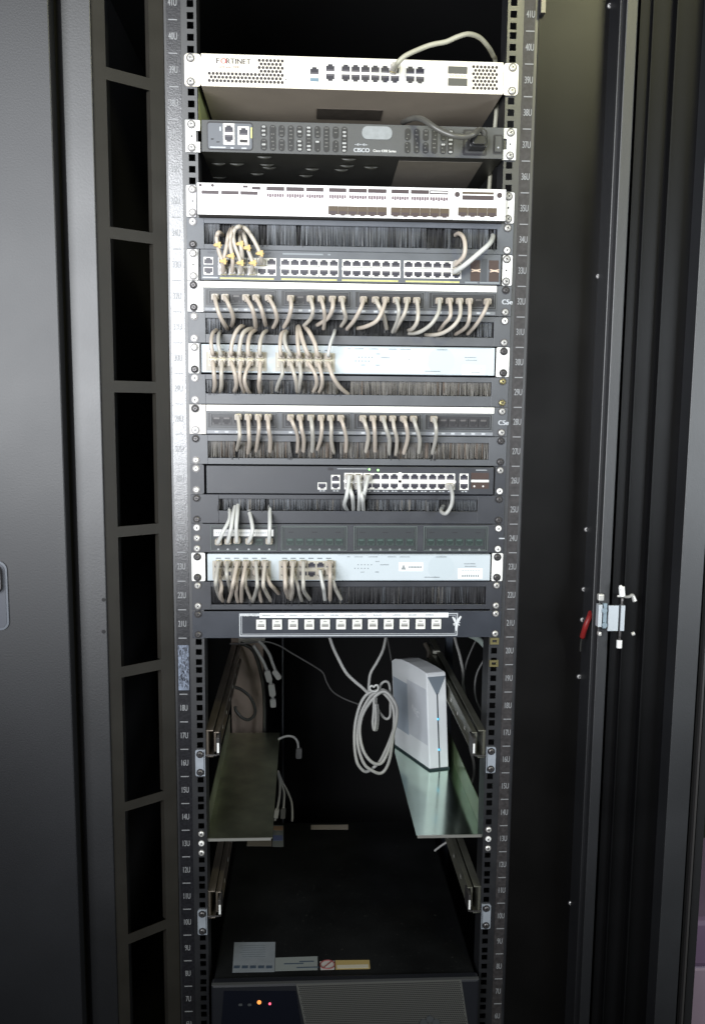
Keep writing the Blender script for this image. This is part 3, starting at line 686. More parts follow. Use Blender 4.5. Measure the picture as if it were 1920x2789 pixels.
# --- 26U dark grey switch
k = 26; t = dev('network_switch', 'plain dark grey switch with white-framed ports only on its right half', 'network switch', k)
yf = -.008; x0, x1 = XX(562, k, .5, yf), XX(1344, k, .5, yf)
ears(t, k, panel2, -XX(556, k), -.0035, .003, hole=False, xr=XX(1348, k))
body(t, k, panel2, x0, x1, yf, .26, zlo=.001, zhi=.001)
p1 = port_mesh(.0134, .0105, True, portw, porth, portg); p2 = port_mesh(.0134, .0105, False, portw, porth, portg)
C26 = [949.8, 975.8, 1001.9, 1024.5, 1049, 1073.5, 1104.5, 1129, 1153.5, 1178, 1202, 1226.6, 1263.5]
PT(p2, t, 877.5, k, .30, yf)
for px in C26+[914]: PT(p1, t, px, k, .63 if px != 914 else .56, yf); PT(p2, t, px, k, .31, yf)
b = MB(); bar(b, 936, 1241, k, .43, .51, yf, .0009); bar(b, 1085, 1093, k, .2, .78, yf, .0009); bar(b, 1283, 1331, k, .46, .54, yf, .0012); bar(b, 1251, 1276, k, .43, .51, yf, .0009); bar(b, 902, 926, k, .40, .46, yf, .0009)
b.build('port_frame', portw, t)
b = MB(); bar(b, 1283, 1331, k, .56, .78, yf, .0008); bar(b, 1283, 1331, k, .24, .45, yf, .0008)
for px in (1290, 1314): b.disc(XX(px, k), zf(k, .32), .0014, yf-.0012, yf-.0008, 1, 8)
b.build('fibre_cage', [mat('cage brown', (.05, .03, .025), .4), portw], t)
b = MB()
for px in C26+[877, 914]: bar(b, px-7, px-1, k, .12, .15, yf, .0003); bar(b, px+2, px+8, k, .12, .15, yf, .0003)
bar(b, 1296, 1326, k, .86, .88, yf, .0003); bar(b, 918, 1000, k, .88, .895, yf, .0003); bar(b, 893, 908, k, .83, .93, yf, .0003, 1)
b.build('face_print', [markw, dkhole], t)
for px in (1005, 1028.5):
    b = MB(); b.disc(XX(px, k), zf(k, .875 if px < 1010 else .85), .0016, yf-.0006, yf, 0, 10); b.build('indicator_light', led_g, t)
screws(t, 26, 'cc', 'cw', -.0037)
# --- 24U module patch panel
k = 24; t = dev('patch_bay', 'dark patch panel with greenish jacks, three of its four modules unused', 'patch panel', k)
y = -.004
b = MB(); b.box(-EAR, EAR, y, y+.002, (k-1)*U+G, k*U-G); b.box(-.21, .21, y+.002, .03, (k-1)*U+.004, k*U-.006); b.build('faceplate', panel2, t, bev=.0004)
gj = port_mesh(.0118, .0105, False, portgr, mat('jack green dark', (.018, .03, .028), .4), mat('jack green', (.05, .085, .075), .4))
mods = [(573.5, 754), (766, 945), (963, 1135), (1153, 1328)]
pm = [[594.7, 620.5, 646, 677.5, 706, 733.5], [790, 816, 844, 870, 897.6, 923.7], [984, 1010, 1036, 1062, 1088, 1116], [1173, 1199, 1225, 1251, 1278.8, 1304.8]]
for i, (a, c) in enumerate(mods):
    b = MB(); modframe(b, a, c, k, .07, .93, y, 0, .001); b.box(XX(a, k)+.001, XX(c, k)-.001, y-.0008, y, zf(k, .07)+.001, zf(k, .93)-.001, 1)
    if i: modframe(b, a+6, c-6, k, .12, .88, y-.0008, 0, .0005); [bar(b, q-7, q+7, k, .70, .725, y-.0008, .0003, 2) for q in (pm[i][0]+3, (pm[i][2]+pm[i][3])/2, pm[i][5]-3)]
    b.build('jack_module', [grnline, mat('module grey black', (.030, .034, .038), .4), dkhole], t)
    for px in pm[i]: PT(gj, t, px, k, .38, y-.0010)
    b = MB()
    for px in pm[i]: b.disc(XX(px, k), zf(k, .115), .0017, y-.0014, y-.0010, 0, 8, .0015)
    b.build('port_numbers', mat('dim print', (.28, .29, .30), .5), t)
b = MB(); bar(b, 582, 745, k, .57, .80, y-.0010, .0005); lb = b.build('paper_strip', mat('paper dull', (.62, .62, .62), .6, var=.08, vs=80), t)
b = MB()
for i in range(26): bar(b, 588+5.8*i, 591.5+5.8*i, k, .67, .70, y-.0015, .0002)
b.build('strip_print', ptxt, lb)
b = MB(); bar(b, 1359, 1374, k, .49, .53, y, .0003); b.build('small_print', markw, t)
screws(t, 24, 'wcc', 'w-w', y-.0002)
# --- 21U twelve-jack panel
k = 21; t = dev('jack_panel', 'dark panel with a row of twelve white wall-type jacks and paper strip', 'patch panel', k)
y = -.0035
b = MB(); b.box(-EAR, EAR, y, y+.002, (k-1)*U+G, k*U-G*4); b.build('faceplate', mat('panel blue black', (.024, .028, .038), .42, bump=.2, bs=1500, var=.1, vs=30), t, bev=.0004)
b = MB(); xa, xb = XX(652, k), XX(1246, k); za, zb = zf(k, .07), zf(k, .88); b.frame(xa, xb, za, zb, .0016, y-.0004, y); b.frame(xa+.0032, xb-.0032, za+.0032, zb-.0032, .0007, y-.0004, y); b.build('printed_outline', markw, t)
b = MB(); bar(b, 707, 1221, k, .73, .895, y-.0004, .0006); lb = b.build('paper_strip', paper, t)
J = [711.3, 755, 798.3, 842.3, 885.3, 928.6, 972.6, 1015, 1058, 1101, 1144.6, 1187.6]
b = MB(); rnd = random.Random(5)
for px in [725, 763, 800, 837, 874, 911, 948, 987, 1028, 1080, 1123, 1170]:
    q = px-11
    while q < px+11: w = rnd.uniform(1.5, 3.2); bar(b, q, q+w, k, .795, .825+rnd.uniform(0, .02), y-.001, .0002); q += w+.7
b.build('strip_print', ptxt, lb)
jm = MB(); jm.box(-.0073, .0073, -.0035, 0, -.0076, .0076, 0); jm.box(-.005, .005, -.0037, -.0035, -.0035, .0015, 1); jm.box(-.0028, .0028, -.0037, -.0035, .0035, .0060, 1); jm.box(-.0052, .0052, -.0038, -.0037, -.0034, -.0016, 2)
jme = mesh_of(jm, 'jack', [mat('jack ivory', (.72, .72, .68), .45), mat('jack grey', (.34, .34, .33), .45), mat('jack dark grey', (.15, .14, .13), .5)])  # last tone: dark band low in the jack opening
for px in J: PT(jme, t, px, k, .50, y, name='jack')
b = MB(); c0 = (XX(1243, k), zf(k, .53)); rnd = random.Random(11)
b.disc(c0[0], c0[1], .0028, y-.0009, y-.0004)
for a_, l_, w_ in ((58, .0125, .0030), (124, .0115, .0026), (-90, .0125, .0028), (5, .0055, .0012), (200, .006, .0012), (-40, .0065, .0014), (222, .006, .0012)):
    a_ = math.radians(a_); d = Vector((math.cos(a_), math.sin(a_))); n_ = Vector((-d.y, d.x))*w_; p = Vector(c0); e = p+d*l_
    b.add([(p.x-n_.x, y-.0008, p.y-n_.y), (p.x+n_.x, y-.0008, p.y+n_.y), (e.x+n_.x*.4, y-.0008, e.y+n_.y*.4), (e.x-n_.x*.4, y-.0008, e.y-n_.y*.4)], [(0, 3, 2, 1)])
b.build('paint_dab', mat('paint dab', (.6, .62, .64), .6), t); b = MB()
for i in range(16): q = 655+i*3.3; bar(b, q, q+2.4, k, .80+rnd.uniform(-.02, .0), .84+rnd.uniform(0, .04), y-.0004, .0003)
b.build('paint_marks', mat('paint dab', (.6, .62, .64), .6), t)
screws(t, 21, 'dd', 'cc', y-.0002)
# ------------------------------------------------------------------ patch cables
CR = .0030
NC = [0]
cabA = mat('beige cable jacket warm', (.44, .385, .33), .44, var=.06, vs=60); cabB = mat('beige cable jacket grey', (.39, .375, .34), .4, var=.06, vs=60)
rc = random.Random(21)
def cable(pts, label, r=CR, m=cabm, plug='b', ys=None, plug_at=None, group='patch cables plugged into the rack devices', cat='patch cable', y0=-.012, bulge=-.032, yend=.010, up=False, ties=()):
    n = len(pts)
    if m is cabm: m = rc.choice((cabm, cabA, cabB, cabA)); r *= rc.uniform(.93, 1.06)
    if ys is None:
        ys = [y0-.010]+[bulge]*(n-2)+[yend]
        if n > 3: ys[-2] = bulge*.55
    P = [W(p[0], p[1], y) for p, y in zip(pts, ys)]
    t = thing('patch_cable', label, cat, P[0], group)
    b = MB()
    if plug and plug_at is None:
        first = Vector((P[0].x, y0-.004, P[0].z)); P = [first]+P
    b.tube(P, r, 0, 10, 6); b.build('cord', m, t, sm=True)
    if plug: 
        q = plug_at or pts[0]; yp = y0+.010 if plug_at is None else y0
        w = W(q[0], q[1], y0-.006); put(PL[plug], 'plug', t, w.x, y0+.009, w.z, 0 if up else math.pi)
    for (tx, ty, ty_) in ties:
        w = W(tx, ty, ty_); b = MB(); b.box(w.x-.0060, w.x+.0060, w.y-.0016, w.y+.0016, w.z-.0010, w.z+.0010); b.box(w.x-.0040, w.x+.0040, w.y-.0038, w.y+.0038, w.z-.0022, w.z+.0022); b.box(w.x+.001, w.x+.0045, w.y-.0045, w.y-.003, w.z-.0045, w.z+.004)
        b.build('clip', tiey, t)
    NC[0] += 1; return t
D32 = {0: [(590, 832), (600, 862), (612, 884), (620, 896)], 1: [(624, 832), (635, 862), (631, 889)], 3: [(686, 838), (694, 869), (697, 892)], 4: [(711, 838), (719, 866), (724, 886)], 5: [(747, 838), (754, 869), (744, 893)],
 6: [(793, 838), (785, 869), (770, 896)], 8: [(852, 840), (847, 866), (826, 888)], 9: [(881, 838), (884.6, 866), (881.4, 897)], 10: [(905.8, 838), (892.8, 866), (862, 886)], 11: [(935, 840), (941.6, 866), (929, 889)],
 12: [(982, 840), (963, 874), (944, 897)], 13: [(1033, 835), (1045, 862), (1054, 897)], 14: [(1041, 846), (1024.7, 874), (996, 889), (973, 894)], 15: [(1086, 845), (1081, 876), (1068, 906)], 16: [(1103, 850), (1088, 878), (1074, 904)], 17: [(1138.7, 850), (1135, 878), (1122, 896), (1113, 899)],
 18: [(1194, 850), (1174.5, 882), (1142, 904), (1113, 908)], 19: [(1226.6, 859), (1210, 882), (1195, 902)], 20: [(1252.7, 859), (1233, 889), (1198, 909), (1157, 912)], 21: [(1278.8, 862), (1269, 890), (1240, 911)], 23: [(1320, 846), (1298, 882), (1273, 910)]}
for i, p in D32.items():
    f = .50; py = rowpy(32, f, P32[i])
    cable([(P32[i], py)]+p, 'beige cable from %s jack of %s block in upper white-strip patch panel' % (NTH[i % 6], NTH[i//6]), y0=-.010)
D28 = {2: [(653, 1182), (650, 1205), (645, 1228)], 3: [(678, 1178), (679, 1210), (675, 1240)], 4: [(705.5, 1166), (702, 1198), (696, 1236)], 5: [(731.5, 1166), (736.4, 1198), (735, 1238)],
 6: [(799, 1156), (811, 1190), (810, 1234)], 7: [(821, 1166), (827.6, 1198), (826, 1238)], 8: [(850, 1166), (852, 1198), (850, 1238)], 9: [(876.5, 1166), (873, 1198), (862, 1232)], 10: [(902.5, 1166), (902.5, 1198), (909, 1236)], 11: [(935, 1159), (943, 1195), (941.6, 1240)],
 12: [(996, 1159), (1003, 1192), (994, 1240)], 13: [(1019.8, 1166), (1021.4, 1198), (1021.4, 1238)], 14: [(1050.7, 1166), (1060.5, 1198), (1059, 1240)], 15: [(1073.5, 1166), (1081, 1198), (1078, 1241)], 16: [(1106, 1159), (1110, 1195), (1096, 1245)], 17: [(1132, 1159), (1143, 1198), (1139, 1243)], 18: [(1187.5, 1166), (1186, 1198), (1176, 1238)]}
for i, p in D28.items():
    py = rowpy(28, .58, P28[i])
    cable([(P28[i], py)]+p, 'beige cable from %s jack of %s block in lower white-strip patch panel' % (NTH[i % 6], NTH[i//6]), y0=-.010)
H30 = [580, 604.5, 630.5, 656.6, 681, 708.7, 767.4, 791.8, 816, 842, 868, 894.4]
UP30 = [[(578.4, 960), (575, 931), (580, 906), (593, 896)], [(601, 962), (594.7, 937), (595.7, 912), (601, 902)], [(629, 960), (632, 934), (642, 905), (655, 889), (664, 888)], [(651.7, 962), (655, 931), (661.5, 908), (674.5, 897), (688, 894)], [(676, 962), (676, 934), (682.7, 908), (697, 898)], [(707, 960), (708.7, 931), (717, 908), (727, 900)],
 [(764, 962), (762.5, 937), (767.4, 908), (784, 900)], [(788.5, 962), (777, 937), (775.5, 912), (783, 902)], [(814.6, 964), (811, 937), (809.7, 905), (811, 888)], [(837.4, 962), (827.6, 937), (818, 905), (813, 887)], [(863.5, 962), (857, 934), (841, 902), (831, 892)], [(894.4, 964), (899.3, 937), (909, 910), (912.3, 898)]]
DN30 = [[(583, 1018), (585, 1050), (581.7, 1069)], [(603, 1018), (603, 1050), (599.6, 1069)], [(640, 1018), (643.6, 1050), (637, 1069)], [(653, 1018), (658, 1048), (668, 1072)], [(669.6, 1014), (666.4, 1038), (673, 1060), (681, 1072)], [(707, 1025), (705.5, 1050), (708.7, 1072)],
 [(769, 1018), (759, 1042), (751, 1069)], [(801.6, 1020), (808, 1048), (809.7, 1070)], [(819.5, 1020), (816, 1048), (813, 1071)], [(858.6, 1020), (861.8, 1048), (851, 1071)], [(876.5, 1024), (876.5, 1050), (867, 1072)], [(905.8, 1024), (925, 1053), (950, 1075)]]
for i in range(12):
    side = 'left' if i < 6 else 'right'; nth = NTH[i % 6]
    pale = i == 11
    cable([(H30[i], rowpy(30, .63, H30[i]))]+UP30[i], '%s cable arching up from %s top port, %s block, upper pale hub' % ('whitish' if pale else 'beige', nth, side), y0=-.012, m=cabw if pale else cabm, r=.0024 if pale else CR, up=True)
    cable([(H30[i], rowpy(30, .37, H30[i]))]+DN30[i], 'beige cable hanging from %s bottom port, %s block, upper pale hub' % (nth, side), y0=-.012)
H23 = [594.7, 619, 645.9, 669.6, 697.3, 721.8, 775.5, 798, 826, 848.8, 873, 899]
TOP23 = {0: [(588, 1583), (591, 1606), (604, 1638)], 1: [(617.5, 1565), (624, 1590), (627, 1612)], 2: [(635, 1588), (631, 1612), (623, 1640)], 3: [(661.5, 1580), (658, 1608), (658, 1640)], 4: [(700.6, 1590), (697, 1612), (688, 1640)], 5: [(717, 1590), (723, 1610), (739, 1638)],
  6: [(777, 1590), (779, 1610), (787, 1630)], 7: [(795, 1585), (797, 1609), (793, 1634)], 8: [(826, 1590), (829, 1612), (845, 1634)], 11: [(899, 1570), (899, 1608), (899, 1640)]}
BOT23 = {0: [(603, 1598), (601, 1620), (606, 1638)], 2: [(645, 1596), (643, 1616), (648, 1640)], 3: [(668, 1592), (674, 1608), (686, 1637)], 4: [(702, 1592), (706, 1612), (712, 1640)], 5: [(735, 1590), (748, 1604), (763, 1621)],
  6: [(786, 1592), (789, 1612), (793, 1634)], 7: [(812, 1598), (816, 1616), (822, 1637)], 10: [(879.7, 1596), (883, 1612), (886, 1640)], 11: [(909, 1590), (916, 1608), (933, 1640)]}
for i, p in TOP23.items(): cable([(H23[i], rowpy(23, .60, H23[i]))]+p, 'beige cable drooping from %s top port, %s block, lower pale hub' % (NTH[i % 6], 'left' if i < 6 else 'right'), y0=-.012, bulge=-.042)
for i, p in BOT23.items():
    w_ = i == 10
    cable([(H23[i], rowpy(23, .30, H23[i]))]+p, '%s cable drooping from %s bottom port, %s block, lower pale hub' % ('whitish' if w_ else 'beige', NTH[i % 6], 'left' if i < 6 else 'right'), y0=-.012, bulge=-.028, m=cabw if w_ else cabm)
# cables of the 26U switch
for pts, l, up in (([(951, 1300), (945, 1345), (938.5, 1374), (946, 1391)], 'leftmost whitish cable drooping from top row of plain dark grey switch', .63),
    ([(951.4, 1326), (959.5, 1352), (962.8, 1391)], 'whitish cable hanging from leftmost bottom-row port in main block of dark grey switch', .3),
    ([(975.8, 1301), (979, 1350), (977.5, 1394)], 'whitish cable from second top-row port in main block of dark grey switch', .63),
    ([(977, 1326), (987, 1358), (990.5, 1394)], 'whitish cable from second bottom-row port in main block of dark grey switch', .3),
    ([(1001.9, 1301), (993, 1340), (985.6, 1383)], 'whitish cable slanting left from third top-row port in main block of dark grey switch', .63),
    ([(1226.6, 1325), (1232, 1350), (1228, 1378), (1214, 1399), (1201, 1392), (1207, 1378)], 'lone hooked grey cable near the right end of plain dark grey switch', .3)):
    lone = l.startswith('lone')
    cable(pts, l, y0=-.012, m=cabg if lone else cabw, plug='g', bulge=-.034)
# cables of the 24U panel, going up into the brush
for pts, l in (([(594.7, 1477), (609.4, 1446), (625.7, 1412), (624, 1381)], 'first'), ([(620.8, 1475), (629, 1441), (635.4, 1402), (642, 1372)], 'second'), ([(645, 1473), (643.6, 1432), (646.8, 1396), (648.5, 1369)], 'third'),
    ([(677.8, 1475), (687.6, 1448), (684, 1415), (676, 1384)], 'fourth'), ([(733, 1475), (734.8, 1432), (734.8, 1376)], 'last')):
    cable(pts, 'whitish cable rising from %s jack of leftmost module in greenish-jack patch panel' % l, y0=-.010, m=cabw, plug='b', up=True, bulge=-.026)
# yellow-clipped cables between the 34U brush and 48-port switch
T = [([(607.7, 737), (606, 712), (598, 690), (592, 664), (590, 645), (596, 632), (606, 640)], 'leftmost yellow-clipped beige cable curling above the 48-port switch', [(593, 667, -.038), (608, 711, -.034)]),
 ([(610, 716), (611, 700), (617, 670), (622, 640), (629, 622)], 'second yellow-clipped beige cable from the left, above the 48-port switch', []),
 ([(633, 737), (634, 712), (632, 692), (627, 662), (631, 630), (636, 618)], 'third yellow-clipped beige cable from the left, above the 48-port switch', [(629, 697, -.037)]),
 ([(657, 737), (655, 715), (652, 701), (640, 668), (635, 642), (640, 624), (652, 616), (664, 622)], 'fourth yellow-clipped beige cable, looping highest above the 48-port switch', [(655, 716, -.035)]),
 ([(660, 712), (659, 690), (655, 660), (653, 628)], 'fifth yellow-clipped beige cable from the left, above the 48-port switch', [(654, 664, -.036)]),
 ([(686, 737), (688, 716), (683, 700), (673, 672), (666, 645), (662, 624)], 'sixth yellow-clipped beige cable from the left, above the 48-port switch', [(673, 675, -.037), (689, 716, -.034)]),
 ([(713, 712), (708, 688), (696, 662), (683, 640), (668, 621), (655, 617)], 'rightmost yellow-clipped beige cable arching above the 48-port switch', [(708, 690, -.036)])]
for pts, l, ti in T:
    n = len(pts); ys = [-.022]+[-.034]*(n-2)+[.008]
    cable(pts, l, y0=-.012, ys=ys, ties=ti, plug='g', up=True)
cable([(1243, 718), (1262, 698), (1267, 672), (1262, 646), (1250, 635), (1240, 640)], 'beige hooked cable arching from top row end of the 48-port switch', ys=[-.022, -.034, -.036, -.03, -.012, .008], plug='g', up=True)
cable([(1243, 737), (1266, 721), (1298, 694), (1331, 665), (1341, 648), (1342, 640)], 'thick pale cable running diagonally right from the end of the 48-port switch', ys=[-.022, -.034, -.036, -.03, -.01, .008], plug='g', up=True, r=.0036, m=cabw)
# uplink cable of the firewall
P = [(1074, 186, -.022), (1082, 172, -.05), (1092, 160, -.055), (1110, 147, -.055), (1150, 129, -.05), (1180, 119, -.05), (1215, 112, -.05), (1245, 99, -.05), (1275, 91, -.045), (1305, 100, -.03), (1328, 124, -.01), (1342, 148, .02), (1350, 172, .04)]
t = thing('patch_cable', 'grey cable looping over the top of the cream firewall', 'patch cable', W(1074, 186, -.02))
b = MB(); b.tube([W(*p) for p in P]+[Vector((.222, .07, 1.70)), Vector((.2205, .10, 1.60)), Vector((.2205, .12, 1.5))], .0034); b.build('cord', mat('warm grey jacket', (.36, .35, .28), .45, var=.05, vs=60), t, sm=True)
w = W(1072, 186, -.02); o = put(PL['g'], 'plug', t, w.x, -.003, w.z, 0); o.rotation_euler = (-.35, .25, .0)
# power lead of the console server
P = [(1312, 385, -.03), (1318, 362, -.035), (1306, 352, -.04), (1290, 364, -.05), (1266, 371, -.05), (1233, 368, -.05), (1200, 355, -.045), (1174.5, 339, -.04), (1152, 324, -.03), (1132, 320, -.015), (1112, 325, .0), (1098, 332, .03)]
t = thing('power_lead', 'black power lead curving over the right side of the dark grey router', 'power cable', W(1295, 390, -.02))
b = MB(); b.tube([W(*p) for p in P], .0042); b.build('cord', cabdg, t, sm=True)
b = MB(); xa, xb = XX(1270, 37), XX(1318, 37); b.rrect(xa, xb, zf(37, .22), zf(37, .60), .004, -.032, -.009); b.rrect(xa+.003, xb-.003, zf(37, .27), zf(37, .55), .004, -.038, -.032); b.build('power_plug', mat('plug black', (.012, .012, .013), .35), t, bev=.001)
# ------------------------------------------------------------------ lower bay
def slides(s, z0, z1, m, label, kpl, low):
    t = thing('slide_rail', label, 'slide rail', (s*.215, 0, z0), 'sliding equipment rails')
    b = MB(); b.box(s*.2165, s*.2205, .004, .60, z0, z1); b.box(s*.209, s*.2165, .004, .60, z1-.002, z1); b.box(s*.209, s*.2165, .004, .60, z0, z0+.002)
    b.build('outer_channel', m, t, bev=.0005)
    b = MB(); b.box(s*.2055, s*.2085, .012, .58, z0+.006, z1-.006); b.box(s*.2005, s*.2055, .012, .58, z1-.008, z1-.006); b.box(s*.2005, s*.2055, .012, .58, z0+.006, z0+.008)
    b.build('inner_channel', m, t, bev=.0005)
    b = MB(); zc = (z0+z1)/2; b.box(s*.199, s*.2035, -.004, .03, zc-.016, zc+.012, 0); b.box(s*.1995, s*.2025, -.0045, -.004, zc-.012, zc+.004, 1); b.box(s*.203, s*.2215, -.002, .0, zc-.018, zc-.016, 0)
    b.build('latch', [steel, wht], t, bev=.0005)
    b = MB(); x0, x1 = s*.2226, s*.2365; za, zb = (kpl-1)*U+.001, kpl*U-.001
    b.rrect(min(x0, x1), max(x0, x1), za, zb, .003, -.003, -.0004, 0); b.box(s*.2215, s*.2235, -.003, .01, za, zb, 0)
    b.build('mounting_plate', zinc, t)
    for f in (.83, .17):
        screw(t, s*.229, zf(kpl, f), -.0031, 'd')
    rnd = random.Random(int(z0*1000)+s)
    b = MB()
    for i in range(6):
        yy = .08+i*.075; b = MB(); b.box(s*.2002, s*.2006, yy, yy+.006, zc-.003, zc+.003); b.build('rivet', chrome, t)
    return t
slides(-1, .696, .740, slidem, 'upper left slide rail with warm brown steel channel', 16, 0)
slides(1, .690, .736, slider, 'upper right slide rail beside the white router box', 16, 0)
slides(-1, .425, .472, slidem, 'lower left slide rail below the dull greenish shelf', 10, 0)
slides(1, .425, .472, slider, 'lower right slide rail below the shiny shelf', 10, 0)
def shelf(s, xi, y1, m, label):
    t = thing('support_shelf', label, 'metal shelf', (s*.17, 0, .56), 'galvanised side shelves')
    b = MB(); z = .56
    b.box(s*xi, s*.2215, .006, y1, z-.0015, z); b.build('shelf_plate', m, t, bev=.0003)
    b = MB(); b.hexa([(s*.2215, .006, z), (s*.2215, y1, z), (s*.2215, y1, z+.04), (s*.2215, .02, z+.04)], [(s*.2228, .006, z), (s*.2228, y1, z), (s*.2228, y1, z+.04), (s*.2228, .02, z+.04)])
    b.build('side_flange', m if s < 0 else mat('flange green reflection', (.20, .27, .15), .3, metal=.5, var=.25, vs=40), t)  # right flange: greenish light it reflects is put into its colour
    b = MB(); b.box(s*(xi+.002), s*.2195, .0045, .006, z-.004, z+.0005); b.build('front_lip', mat('lip bright', (.75, .75, .70), .3, metal=.8), t)
    for f, c in ((.857, 'c'), (.5, 'w'), (.143, 'c')): screw(t, s*HX, zf(13, f), -.0002, c)
    return t
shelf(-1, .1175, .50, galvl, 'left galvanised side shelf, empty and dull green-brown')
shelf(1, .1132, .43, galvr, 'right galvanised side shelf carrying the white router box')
# white router
RA = Vector((.1707, .279)); RB = Vector((.2086, .289)); RD = Vector((.1169, .4121)); z = .5602
t = thing('router_box', 'upright white router box with blue lights standing on the right shelf', 'wifi router', (RA.x, RA.y, z))
ux = (RB-RA); dv = (RD-RA); lean = -.010/.19
def rp3(u, v, h, o=0.):   # u across the front 0..1, v to the back 0..1
    p = RA+ux*u+dv*v; n = Vector((-dv.y, dv.x)).normalized()
    if n.dot(ux) > 0: n = -n
    p = p+n*o; return (p.x+lean*h, p.y, z+h)
prof = [(0, .003), (0, .186), (.02, .190), (.25, .1925), (.5, .1930), (.72, .1915), (.9, .186), (1.0, .179), (1.0, .003)]
b = MB(); n = len(prof)
vs = [rp3(.0, v, h) for v, h in prof]+[rp3(1., v, h) for v, h in prof]
b.add(vs, [tuple(range(n)), tuple(range(2*n-1, n-1, -1))]+[(i, i+n, (i+1) % n+n, (i+1) % n) for i in range(n)], 0)
b.m[-n-2] = 1
b.build('casing', [boxw, boxs], t, bev=.0016)
b = MB()
def side_quad(v0, v1, h0, h1, o, m=0):
    q = [rp3(0, v0, h0, o), rp3(0, v0, h1, o), rp3(0, v1, h1, o), rp3(0, v1, h0, o)]; q2 = [rp3(0, v0, h0, 0), rp3(0, v0, h1, 0), rp3(0, v1, h1, 0), rp3(0, v1, h0, 0)]
    b.hexa(q, q2, m)
b = MB(); side_quad(.02, .55, .048, .158, .0004); side_quad(.5501, .97, .044, .148, .0002, 1); b.build('side_inset', [boxi, mat('inset bluish', (.42, .48, .56), .4)], t)
b = MB()
def fp(u, h, o=.0008):
    p = RA+ux*u; nn = Vector((ux.y, -ux.x)).normalized(); p = p+nn*o; return (p.x+lean*h, p.y, z+h)
b.add([fp(.04, .183), fp(.46, .148), (fp(.56, .148)), fp(.97, .183)], [(0, 1, 2, 3)]); b.add([fp(.48, .004), fp(.54, .004), fp(.54, .150), fp(.48, .150)], [(0, 1, 2, 3)], 1)
b.build('front_groove', [boxk, mat('groove dark', (.02, .03, .05), .3)], t)
for h in (.100, .040):
    b = MB(); c = Vector(fp(.51, h, .0016)); b.box(c.x-.0016, c.x+.0016, c.y-.0006, c.y+.0006, c.z-.0018, c.z+.0018); b.build('indicator_light', led_b, t)
b = MB(); q = [rp3(-.02, -.012, 0), rp3(1.02, -.012, 0), rp3(1.02, 1.0, 0), rp3(-.02, 1., 0)]; b.hexa([(p[0], p[1], z) for p in q], [(p[0], p[1], z+.0032) for p in q]); b.build('rubber_base', mat('base rubber', (.03, .05, .055), .5), t)
o = text('NEC', 'lettering', t, 0, 0, 0, .016, mat('logo pale', (.85, .87, .9), .5), 1.)
ang = math.atan2(-dv.y, -dv.x)
c = Vector(rp3(0, .33, .103, .0011)); o.location = c-wl(t); o.rotation_euler = (0, .35, ang)
# UPS
t = thing('power_backup_unit', 'large black battery backup unit at the bottom with orange and red lights', 'UPS', (0, .27, .12))
zt = .3245
b = MB(); b.box(-.2115, .2135, -.012, .575, .12, zt); b.build('casing', upsm, t, bev=.003)
b = MB(); yb = -.034; zt2 = W(940, 2677, yb).z; b.box(-.2135, .2150, yb, -.0125, .12, zt2); bz = b.build('bezel', upsf, t, bev=.004)
b = MB(); b.box(-.2125, .214, yb-.0006, yb+.006, zt2-.0008, zt2+.0006); b.build('bezel_edge', mat('bezel edge', (.07, .072, .075), .35), bz)
def fpt(px, py): p = W(px, py, yb-.0005); return (p.x, p.z)
b = MB(); b.prism([fpt(598, 2850), fpt(829, 2850), fpt(806, 2700), fpt(610, 2700)], yb-.0008, yb, 0); b.build('display_window', mat('display dark', (.005, .006, .011), .3), bz)
b = MB(); b.prism([fpt(842, 2850), fpt(1283, 2850), fpt(1256, 2669), fpt(806, 2682)], yb-.0012, yb, 0)
gr = b.build('grille', mesh_m, bz)
b = MB()
for j in range(26):
    for i in range(90):
        px = 815+5.1*i+(j % 2)*2.5+j*.6; py = 2688+j*5.2-(px-815)*.03
        if px > 1256+(py-2669)*.15-4 or px < 812+(py-2682)*.2: continue
        x_, z_ = fpt(px, py); b.add([(x_-.0011, yb-.0014, z_-.0009), (x_+.0011, yb-.0014, z_-.0009), (x_+.0011, yb-.0014, z_+.0009), (x_-.0011, yb-.0014, z_+.0009)], [(0, 1, 2, 3)])
b.build('grille_holes', inner, gr)
for px, py, m_, r_ in ((706, 2731, led_o, .0034), (735, 2735, led_r, .0020)):
    x_, z_ = fpt(px, py); b = MB(); b.disc(x_, z_, r_, yb-.0016, yb-.0008, 0, 12); b.build('indicator_light', m_, bz)
b = MB()
for px in (655, 680): x_, z_ = fpt(px, 2738); b.rrect(x_-.003, x_+.003, z_-.002, z_+.002, .0015, yb-.0014, yb-.0008)
b.build('unlit_icons', mat('icon dim', (.05, .055, .06), .5), bz)
b = MB(); x_, z_ = fpt(1170, 2781)
for dx in (-.010, 0, .010): b.disc(x_+dx, z_-.002+.006*(dx == 0), .0062, yb-.004, yb-.0014, 0, 10)
b.build('badge', mat('badge grey', (.06, .065, .07), .4), gr)
def toplabel(pts, m_, name='top_label', dz=.0004):
    b = MB(); a = [W(px, py, zt+dz, 2) for px, py in pts]; b.hexa(a, [Vector((p.x, p.y, zt)) for p in a]); return b.build(name, m_, t)
toplabel([(633, 2650), (748, 2648), (750, 2567), (638, 2568)], lblg); toplabel([(749, 2646), (865, 2643), (865, 2606), (750, 2610)], mat('grey label', (.21, .23, .23), .55))
toplabel([(873, 2643), (911, 2642), (911, 2618), (871, 2620)], mat('grey paper', (.42, .40, .39), .6)); toplabel([(914, 2642), (1008, 2640), (1006, 2616), (913, 2617)], lbly)  # small labels in plain grey paper and yellow tones
